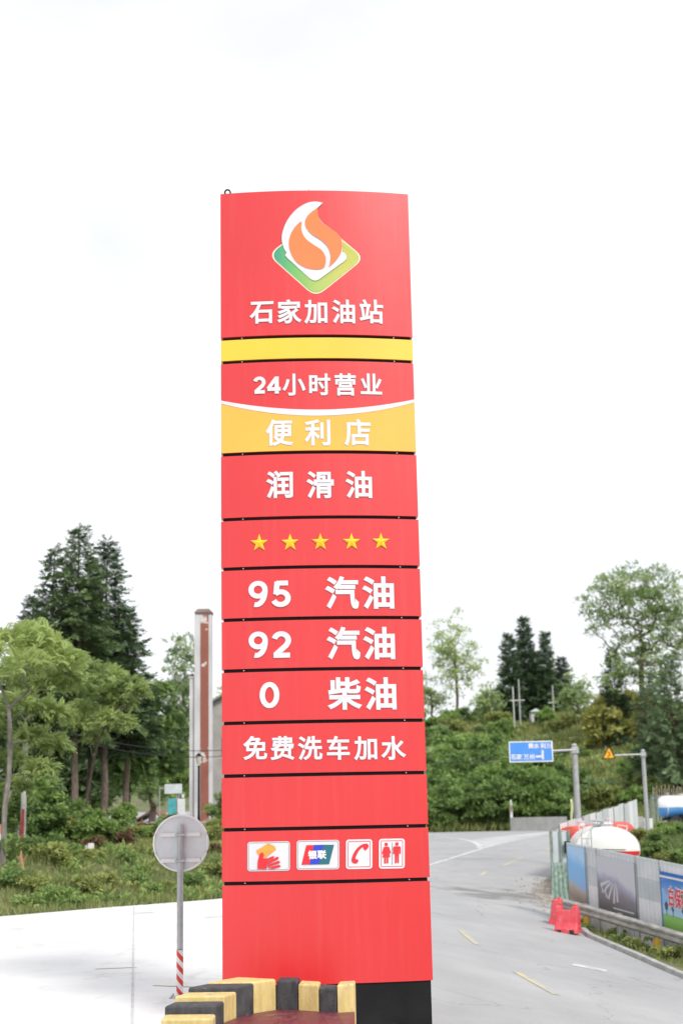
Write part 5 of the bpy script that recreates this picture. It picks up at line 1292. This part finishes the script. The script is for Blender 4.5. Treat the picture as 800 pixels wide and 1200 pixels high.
# mixed broadleaf trees behind
def broad(px, ytop, Y, wpx, label, lm, seed, n=46, per=70, rr=.75, T=None, size=.42, bark=None, r0=.16, group='broadleaf trees behind', cbase=.35, name='broadleaf_tree', leanx=0, ells=None, droop=.2, th=None):
    q = at(px, 950, Y); z0 = hz(q.x, Y); top = at(px, ytop, Y).z - z0; k = Y / FPX; rx_ = wpx / 2 * k; g_ = np.random.default_rng(seed)
    if ells is None:
        cz = top * (1 + cbase) / 2; ells = [(leanx, 0, cz, rx_, rx_ * .9, top * (1 - cbase) / 2), (leanx + rx_ * .35, rx_ * .2, cz * .85, rx_ * .7, rx_ * .7, top * .22), (leanx - rx_ * .4, -rx_ * .2, cz * .95, rx_ * .6, rx_ * .6, top * .25)]
    C, R_ = ell_clumps(g_, ells, n, rr)
    return put_tree(name, label, Vector((q.x, Y, z0)), C, R_, per, T or T_TWIG, size, lm, bark or M_BARK, r0, seed, None, group, droop, th=th)
broad(178, 790, 76, 62, 'dense olive green tree right of the left conifers', L_BUSH, 61, n=60, per=90, rr=.8, cbase=.12)
broad(150, 850, 73, 46, 'short dark tree with forked trunk beside the low shed', L_BUSH, 62, n=40, per=80, rr=.7, cbase=.3)
broad(214, 742, 92, 46, 'pale airy tree whose top shows left of the white pillar', L_PALE, 63, n=90, per=20, rr=.7, cbase=.3, bark=M_PBARK)
broad(276, 790, 101, 40, 'pale airy tree showing in the gap between pillar and pylon', L_PALE, 64, n=36, per=42, rr=.8, cbase=.2, bark=M_PBARK)
broad(205, 850, 88, 60, 'low leafy tree behind the notice board', L_BROAD, 65, n=50, per=70, rr=.9, cbase=.1)
broad(30, 820, 80, 90, 'broad tree coloured dark as shade behind the yellow green tree', L_CON, 66, n=64, per=80, rr=1.0, cbase=.05)  # dark conifer leaf colour paints in the shade behind the trunks
broad(95, 850, 82, 90, 'broad tree coloured dark as shade behind the bare conifer trunks', L_CON, 67, n=64, per=80, rr=1.0, cbase=.05)  # leaf colour darkened likewise to stand for shade
# right-hand hill
def on_hill(px, py): return gnd(px, py)
def broad_hill(px, ybase, ytop, wpx, label, lm, seed, **kw):
    q = on_hill(px, ybase); return broad(px, ytop, q.y, wpx, label, lm, seed, **kw)
broad_hill(540, 848, 712, 62, 'tall airy pale tree on the hill just right of the pylon', L_FRESH, 71, n=130, per=17, rr=.95, size=.5, bark=M_BARK, cbase=.2, r0=.2, group='hill trees')
broad_hill(510, 850, 788, 40, 'low airy pale tree against the right edge of the pylon', L_FRESH, 72, n=76, per=13, rr=1.1, size=.5, cbase=.1, group='hill trees')
broad_hill(576, 850, 800, 34, 'small pale tree left of the hilltop conifers', L_FRESH, 73, n=70, per=13, rr=1.0, size=.5, cbase=.1, group='hill trees')
broad_hill(683, 850, 788, 40, 'small pale tree right of the hilltop conifers', L_FRESH, 74, n=76, per=13, rr=1.1, size=.5, cbase=.1, group='hill trees')
cf = [conifer_meshes(12.0, 1.75, .06, 81, L_CON2, 1.0, .0, .7, size=1.1), conifer_meshes(12.0, 1.6, .05, 82, L_CON2, 1.0, .0, .75, size=1.1)]
for px, yt, Y, k, rz, lab in [(600, 743, 186, 0, .5, 'left hilltop conifer, second tallest of the dark group'), (618, 724, 188, 1, 1.9, 'tallest hilltop conifer in the middle of the dark group'), (643, 741, 187, 1, 3.7, 'right hilltop conifer beside the thin pole'), (660, 770, 189, 0, 4.4, 'shortest hilltop conifer at the right of the dark group'), (629, 765, 192, 0, 2.4, 'hilltop conifer set back between the two tallest')]:
    q = at(px, 840, Y); h = at(px, yt, Y).z - hz(q.x, Y); place_conifer(cf[k], lab, q.x, Y, h / 12, rz, 'dark hilltop conifers', max(.85, h / 12 * .95))
# big spreading tree at right
Yt = 150.0; q = at(757, 860, Yt); kk = Yt / FPX; z0 = hz(q.x, Yt)
def E_(px, py, rx_, rz_): p = at(px, py, Yt); return (p.x - q.x, 0, p.z - z0, rx_ * kk, rx_ * kk * .8, rz_ * kk)
broad(757, 658, Yt, 110, 'large spreading tree with airy crown at the upper right', L_FRESH, 91, n=470, per=20, rr=.85, size=.42, r0=.28, group='hill trees', ells=[E_(742, 700, 48, 40), E_(778, 705, 40, 42), E_(712, 725, 26, 26), E_(800, 740, 36, 40), E_(752, 765, 40, 30), E_(695, 708, 14, 10), E_(770, 800, 34, 24), E_(730, 795, 24, 20)], th=11)
g = np.random.default_rng(5)
ms = conifer_meshes(9.0, 1.7, .02, 95, L_CON2, .9, .0, .5, size=.9)
q = at(722, 850, 152); place_conifer(ms, 'narrow dark evergreen beneath the left side of the spreading tree', q.x, 152, (at(722, 762, 152).z - hz(q.x, 152)) / 9, .4, 'evergreens at right', .95)
pn = conifer_meshes(10.0, 3.0, .16, 96, L_PINE, 1.0, .05, .42, size=.7)
for px, yt, Y, rz, lab in ((793, 768, 119, .2, 'grey green pine rising at the right edge above the blue tank truck'), (768, 802, 124, 2.2, 'grey green pine behind and left of the edge pine')):
    q = at(px, 930, Y); place_conifer(pn, lab, q.x, Y, (at(px, yt, Y).z - hz(q.x, Y)) / 10, rz, 'pines at right', .85)


def where_right(px): return ['beside the pylon edge', 'left of the blue sign', 'behind the blue sign', 'right of the blue sign', 'behind the warning triangle', 'near the right edge'][int(np.searchsorted([532, 592, 652, 698, 752], px))]
def photo_px(x, y, z):
    q = CAM_R.transposed() @ Vector((x, y, z - CAM_H)); return 400 + FPX * q.x / -q.z, 600 - FPX * q.y / -q.z
def size_word(s, a, b): return 'small' if s < a else ('middling' if s < b else 'large')
# bamboo plumes
def bush_mesh(seed, n, rr, per, T, size, lm, h, wdt, droop=.15, out=.8, shell=.55):
    g_ = np.random.default_rng(seed); C, R_ = ell_clumps(g_, [(0, 0, h * .45, wdt, wdt, h * .42), (wdt * .4, wdt * .2, h * .35, wdt * .6, wdt * .6, h * .3), (-wdt * .45, -.1, h * .3, wdt * .6, wdt * .6, h * .28)], n, rr)
    C[:, 2] = np.maximum(C[:, 2], rr * .25)
    pos, f, sc, ti = clump_leaves(C, R_, per, g_, T, size, droop, out, shell)
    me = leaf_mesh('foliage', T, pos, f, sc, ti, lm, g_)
    st = MB()
    for k in range(7):
        c = C[k % len(C)]; st.tube([(c[0] * .1, c[1] * .1, -.15), tuple(c * .55), tuple(c)], [.035, .022, .008], 4, cap=False)
    return me, st.mesh('stems', M_BARK)
BM = [bush_mesh(101, 30, .50, 105, T_TWIG, .27, L_BUSH, 2.2, 1.3), bush_mesh(102, 30, .48, 105, T_TWIG, .25, L_OLIVE, 1.8, 1.3), bush_mesh(103, 28, .52, 105, T_TWIG, .28, L_BROAD, 2.4, 1.2), bush_mesh(104, 18, .36, 60, T_TWIG, .2, L_OLIVE, 1.0, .9), bush_mesh(105, 18, .36, 60, T_TWIG, .19, L_BUSH, 1.0, .9)]
BM += [bush_mesh(108, 34, .42, 80, T_TWIG, .24, L_PALE, 2.0, 1.1), bush_mesh(109, 22, .5, 90, T_LEAF, .22, L_BROAD, 1.5, 1.5)]
BT = [bush_mesh(110, 64, .36, 100, T_TWIG, .14, L_BUSH, 2.3, 1.25), bush_mesh(111, 60, .36, 100, T_TWIG, .15, L_BROAD, 2.1, 1.3)]
BAM = bush_mesh(106, 26, .6, 60, T_SPRAY, .6, L_BAMBOO, 4.0, 1.5, .35, .5)
RUST = bush_mesh(107, 14, .3, 50, T_TWIG, .24, L_RUST, .8, .7)
def shrub(name, ms, label, x, y, s, rz, group, z=None, sz=None, cat='shrub'):
    r = empty(name, (x, y, (hz(x, y) if z is None else z) - .05), rz); r.scale = (s, s, sz or s); tag(r, label, cat, group)
    link('foliage', ms[0], r); link('stems', ms[1], r); return r
for k, (px, py, s) in enumerate([(706, 862, 1.25), (722, 858, 1.4), (738, 862, 1.35), (752, 866, 1.3), (730, 872, 1.15), (766, 868, 1.2)]):
    q = at(px, py, 152 + 3.0 * (k % 3)); shrub('bamboo_clump', BAM, ('leftmost yellow bamboo clump below the spreading tree', 'second bamboo clump from the left below the spreading tree', 'third bamboo clump from the left, in the back', 'bamboo clump second from the right', 'low bamboo clump in front of the others', 'rightmost bamboo clump beside the pine')[k], q.x, q.y, s * 1.12, k * 1.3, 'bamboo clumps', cat='bamboo')

# hillside shrubs: placed over the visible slope, thick at its foot and along the left, open and weedy in the middle
g = np.random.default_rng(77); cnt = 0; tries = 0; placed = []
while cnt < 140 and tries < 6000:
    tries += 1
    Y = 119 + 78 * g.random() ** 1.5; r = g.uniform(.045, .262); X = r * Y
    px = 400 + r * FPX; mid = (px > 590) and (Y > 133)
    keep = .10 if mid else 1.0
    if px > 660 and Y < 118: keep = 0
    if g.random() > keep: continue
    if Y < 121 - 12 * float(sst(14, 30, X)): continue
    s = g.uniform(.6, 1.6) * (1.2 if px < 650 and Y < 150 else .9)
    if any((X - a) ** 2 + (Y - b) ** 2 < (1.0 * (s + c)) ** 2 * .8 for a, b, c in placed): continue
    placed.append((X, Y, s)); k = int(g.choice([0, 1, 2, 5, 6], p=[.3, .2, .25, .15, .1] if px < 660 else [.1, .35, .25, .2, .1]))
    ppx, ppy = photo_px(X, Y, hz(X, Y)); lev = ['on the hill crest', 'high on the hill', 'halfway up the hill', 'low on the hill', 'at the foot of the hill'][int(np.searchsorted([862, 885, 915, 945], ppy))]
    lab = size_word(s, 1.0, 1.35) + {0: ' dark green', 1: ' olive', 2: ' fresh green', 5: ' pale', 6: ' broad-leaved'}[k] + ' shrub ' + lev + ', ' + where_right(ppx)
    shrub('hillside_shrub', BM[k], lab, X, Y, s, g.uniform(0, 6.28), 'shrubs on the hillside', sz=s * g.uniform(.8, 1.25)); cnt += 1
# large dark shrubs that form the wall of green behind the blue sign
for k, (px, Y, s) in enumerate([(515, 121, 2.0), (540, 123, 1.7), (572, 121, 2.1), (600, 122, 2.3), (628, 123, 2.4), (655, 121, 1.6), (590, 130, 2.4), (560, 133, 2.2), (530, 131, 2.3), (625, 133, 2.3), (660, 131, 1.4), (690, 124, 1.0), (612, 142, 2.0), (575, 145, 2.0), (510, 140, 2.2)]):
    q = at(px, 950, Y); shrub('tall_shrub', BT[(0, 1, 0, 0, 1)[k % 5]], 'tall ' + ('fresh' if k % 5 in (1, 4) else 'dark') + ' green shrub ' + ('at the road edge, ' if Y < 126 else ('in the second row, ' if Y < 138 else 'in the back row, ')) + where_right(px), q.x, Y, s, k * 1.7, 'tall shrubs at the foot of the hill')
# shrubs on the earth bank between the hoardings
for k, (px, py, Y, s, m) in enumerate([(735, 968, 63, .5, 1), (742, 985, 58, .5, 0), (757, 980, 62, .5, 1), (752, 995, 57, .5, 1), (768, 988, 60, .4, 0), (775, 976, 64, .4, 2), (764, 1000, 56, .42, 0), (780, 1004, 57, .35, 1), (797, 1006, 56, .36, 0), (790, 974, 65, .4, 1), (745, 976, 64, .4, 2), (800, 975, 65, .4, 0), (776, 998, 58, .3, 1), (728, 975, 64, .45, 0)]):
    q = bank_hit(px, py + 8); Y = q.y; shrub('bank_shrub', BM[m], ('dark green', 'olive', 'fresh green')[m] + ' shrub behind the hoarding, ' + ('right beside the white tank' if px < 748 else ('below the warning sign' if px < 770 else 'near the boulders')) + (', lowest of all' if py > 1001 else ', low down' if py > 990 else (', at mid height' if py > 970 else ', at the top of the bank')), q.x, Y, s, k * 2.1, 'shrubs between the two hoardings', z=bankz(q.x, Y) - .1)
# weeds at the foot of the guardrail
for k, t in enumerate([1.2, 2.0, 3.1, 3.8, 5.0, 5.6, 6.6, 7.5, 8.3]):
    p = FA + GAo + fd * t + Vector((fd.y, -fd.x)) * (.1 + .25 * math.sin(k * 2.2)); m = 3 + k % 2
    shrub('roadside_weed', BM[m], ('first', 'second', 'third', 'fourth', 'fifth', 'sixth', 'seventh', 'eighth', 'ninth')[k] + (' weed (olive)', ' weed (dark green)')[k % 2] + ' under the guardrail counting from the red barriers', p.x, p.y, .34 + .12 * math.sin(k * 3.3), k * 1.1, 'weeds under the guardrail', cat='weed')
# left bank: bushes
g = np.random.default_rng(31)
LB = [(8, 1052, 42, .75, 4), (42, 1050, 42, .6, 3), (-12, 1030, 45, 1.0, 4), (60, 1030, 46, .8, 3), (70, 1058, 41, .6, 4), (46, 1012, 49, .9, 4), (100, 1050, 42.5, .65, 3), (52, 998, 53, .7, 0), (78, 992, 54, .75, 1), (104, 996, 53, .6, 2), (95, 985, 56, .6, 2), (128, 992, 56, .5, 1), (143, 992, 55, .42, 0), (166, 990, 57, .42, 1), (186, 992, 56, .40, 2),
      (200, 988, 59, .40, 0), (224, 988, 58, .42, 1), (250, 988, 57, .45, 1), (252, 1000, 54, .6, 3), (266, 978, 60, .6, 1), (15, 975, 58, .8, 0), (40, 965, 60, .9, 2), (62, 972, 60, .6, 0), (235, 1010, 52, .5, 3), (30, 960, 66, 1.1, 0), (5, 950, 66, 1.1, 0), (60, 955, 70, .8, 0), (110, 955, 70, .7, 0), (145, 968, 66, .5, 2), (268, 962, 66, .7, 2), (120, 1042, 44, .5, 3), (160, 1040, 45, .45, 4), (212, 1030, 48, .5, 3), (250, 1032, 48, .6, 3), (185, 1012, 51, .5, 3), (75, 1012, 49, .6, 4), (135, 1010, 51, .5, 4), (-20, 1000, 50, 1.1, 0), (30, 1065, 39.5, .5, 4), (95, 1062, 40.5, .45, 4), (130, 1058, 41.5, .35, 3), (178, 1050, 44, .4, 4), (200, 1046, 45, .35, 3), (228, 1044, 46, .45, 4), (148, 1024, 48, .45, 4), (110, 1022, 48, .5, 3), (196, 1022, 49.5, .5, 4), (170, 1006, 52, .5, 3), (222, 1012, 52, .5, 4), (250, 1050, 45, .35, 4)]
for k, (px, py, Y, s, m) in enumerate(LB):
    q = at(px, py, Y); shrub('bank_shrub', BM[m], size_word(s, .5, .75) + (' dark green shrub', ' olive shrub', ' fresh green shrub', ' olive weed clump', ' dark weed clump')[m] + (' at the apron edge, ' if Y < 43.5 else (' low on the bank, ' if Y < 48.5 else (' halfway up the bank, ' if Y < 54 else (' along the top of the bank, ' if Y < 60 else ' among the trees, ')))) + ['at the left edge of the photo', 'near the utility pole', 'below the tall conifers', 'below the leaning yellow green tree', 'left of the round sign', 'behind the round sign', 'by the pylon'][int(np.searchsorted([12, 55, 95, 140, 175, 240], px))], q.x, Y, s, k * 1.9, 'shrubs on the left bank')
for k, (px, Y, s) in enumerate([(112, 52, .6), (150, 54, .65), (190, 55, .6), (168, 58, .7), (250, 52, .5)]):
    q = at(px, 985, Y); shrub('rusty_shrub', RUST, ('leftmost rust brown shrub, beside the broken board', 'second rust brown shrub from the left', 'rust brown shrub left of the round sign', 'rust brown shrub set back on the bank top', 'rust brown shrub beside the pylon')[k], q.x, Y, s, k * 1.4, 'rusty shrubs on the left bank')

# ------------------------------------------------------------------ grass and weeds (stuff)
def grass(name, label, X, Y, Z, hmin, hmax, per, seed, m, wide=1.0):
    g_ = np.random.default_rng(seed); N = len(X); idx = np.repeat(np.arange(N), per); n = len(idx)
    pos = np.stack([X[idx] + g_.normal(0, .07, n), Y[idx] + g_.normal(0, .07, n), Z[idx] - .03], -1)
    f = np.stack([g_.normal(0, .45, n), g_.normal(0, .45, n), np.ones(n)], -1)
    v = rhomb((0, 0, 0), 0, 1, .085 * wide); T = (np.array(v), np.arange(4).reshape(1, 4))
    patch = .5 + .5 * np.sin(X * .9 + 1.5 * np.sin(Y * .55)) * np.cos(Y * .8 + X * .3)
    ti = np.clip(.12 + .5 * patch[idx] + g_.normal(0, .14, n), 0, 1)
    me = leaf_mesh(name, T, pos, f, g_.uniform(hmin, hmax, n), ti, m, g_, 3.0)
    o = link(name, me); tag(o, label, 'grass', kind='stuff'); return o
g = np.random.default_rng(12)
N = 13000; X = g.uniform(-15, 1, N); t = 24 * g.random(N) ** 1.4 + .12; Y = apron_edge(X) + t; ok = (X / Y < -.06)
X, Y = X[ok], Y[ok]; grass('bank_grass', 'rough green and straw grass covering the left bank', X, Y, H(X, Y), .10, .34, 8, 3, L_GRASS, .8)
N = 26000; Y = 112 + 86 * g.random(N) ** 1.25; X = Y * g.uniform(.035, .27, N); ok = (Y > 119.4 - 11 * sst(14, 30, X))
X, Y = X[ok], Y[ok]; grass('hill_grass', 'tall weedy grass covering the right-hand hillside', X, Y, H(X, Y), .35, .95, 6, 4, L_HILLG, 1.5)
N = 4200; X = g.uniform(10.2, 18.8, N); Y = g.uniform(53, 83, N); ok = np.array([bankmask(a, b) > .02 for a, b in zip(X, Y)]); X, Y = X[ok], Y[ok]; Z = np.array([bankz(a, b) for a, b in zip(X, Y)]); grass('bank_weeds', 'weedy grass on the bank between the two hoardings', X, Y, Z, .2, .6, 6, 5, L_GRASS)
N = 1500; t = g.uniform(-.5, 13, N); u = g.uniform(-.1, 1.1, N); X = FA.x + fd.x * t + fd.y * u * 1.0; Y = FA.y + fd.y * t - fd.x * u; ok = X > road_right(Y) + .2
X, Y = X[ok], Y[ok]; grass('verge_grass', 'thin dry grass on the verge under the guardrail', X, Y, H(X, Y), .06, .25, 5, 6, L_GRASS, .7)


# ------------------------------------------------------------------ dirt washed onto the road edge
def blob(name, pts, m, lift):
    c = sum((Vector(p) for p in pts), Vector((0, 0))) / len(pts); P = crom(pts, 5, True); vs = [(c.x, c.y, hz(c.x, c.y) + lift)]; n = len(P); fs = []
    for r in (.35, .7, 1.0):
        for i, p in enumerate(P):
            q = c + (p - c) * r * (1 + .05 * math.sin(i * 2.7)); vs.append((q.x, q.y, hz(q.x, q.y) + lift))
    for i in range(n):
        j = (i + 1) % n; fs.append((0, 1 + i, 1 + j))
        for k in (0, 1): fs.append((1 + k * n + i, 1 + (k + 1) * n + i, 1 + (k + 1) * n + j, 1 + k * n + j))
    o = MB().add(vs, fs).build(name, m); tag(o, kind='structure'); return o
M_DIRT = pm('road_dirt', (.19, .175, .15), (.36, .345, .32), .9, .95, .7, 12, detail=10, lo=.35, hi=.62, world=True)
blob('dirt_patch', gpts([(668, 1083), (650, 1066), (632, 1052), (622, 1044), (636, 1034), (650, 1024), (668, 1030), (676, 1060)]), M_DIRT, .036)
g = np.random.default_rng(55); N = 420; vs = []; fs = []
a_, b_ = gnd(655, 1066), gnd(645, 1036)
for k in range(N):
    t = g.random(); x = a_.x + (b_.x - a_.x) * t + g.normal(.2, .8); y = a_.y + (b_.y - a_.y) * t + g.normal(0, 1.2); r = g.uniform(.02, .075); z = hz(x, y) + .03
    n = len(vs); vs += [(x + r * math.cos(q) * g.uniform(.7, 1.2), y + r * math.sin(q) * g.uniform(.7, 1.2), z) for q in (0, 1.57, 3.14, 4.71)] + [(x, y, z + r * .9)]; fs += [(n, n + 1, n + 4), (n + 1, n + 2, n + 4), (n + 2, n + 3, n + 4), (n + 3, n, n + 4)]
o = MB().add(vs, fs).build('gravel', M_ROCK); tag(o, 'loose gravel strewn along the road edge by the barriers', 'gravel', kind='stuff')

# ------------------------------------------------------------------ leafy ground cover among the grass (stuff)
def cover(name, label, X, Y, per, size, m, seed, hgt):
    g_ = np.random.default_rng(seed); idx = np.repeat(np.arange(len(X)), per); n = len(idx); rad = g_.uniform(.12, .4, len(X))[idx] * (size / .2)
    a = g_.uniform(0, 6.28, n); q = np.sqrt(g_.random(n)); x, y = X[idx] + rad * q * np.cos(a), Y[idx] + rad * q * np.sin(a)
    pos = np.stack([x, y, H(x, y) + hgt * (1 - q * q) * g_.uniform(.2, 1, n)], -1)
    f = np.stack([np.cos(a), np.sin(a), g_.uniform(.1, 1.2, n)], -1)
    ti = np.clip(g_.uniform(.2, .75, len(X))[idx] + g_.normal(0, .1, n), 0, 1)
    o = link(name, leaf_mesh(name, T_TWIG, pos, f, size * g_.uniform(.6, 1.3, n), ti, m, g_)); tag(o, label, 'plants', kind='stuff')
g = np.random.default_rng(91)
for name, lab, m, sd_, N in (('low_herbs', 'fresh green low herbs scattered over the left bank', L_BROAD, 1, 170), ('dry_herbs', 'olive low herbs scattered over the left bank', L_OLIVE, 2, 120)):
    X = g.uniform(-14, -1, N); Y = apron_edge(X) + .4 + 17 * g.random(N) ** 1.2; ok = X / Y < -.05; cover(name, lab, X[ok], Y[ok], 26, .2, m, sd_, .35)
for name, lab, m, sd_, N in (('hill_herbs', 'yellow green herbs spread over the open hillside', L_OLIVE, 3, 420), ('hill_ferns', 'fresh green ferns spread over the open hillside', L_FRESH, 4, 260)):
    Y = 122 + 70 * g.random(N); X = Y * g.uniform(.09, .26, N); cover(name, lab, X, Y, 16, .5, m, sd_, .8)
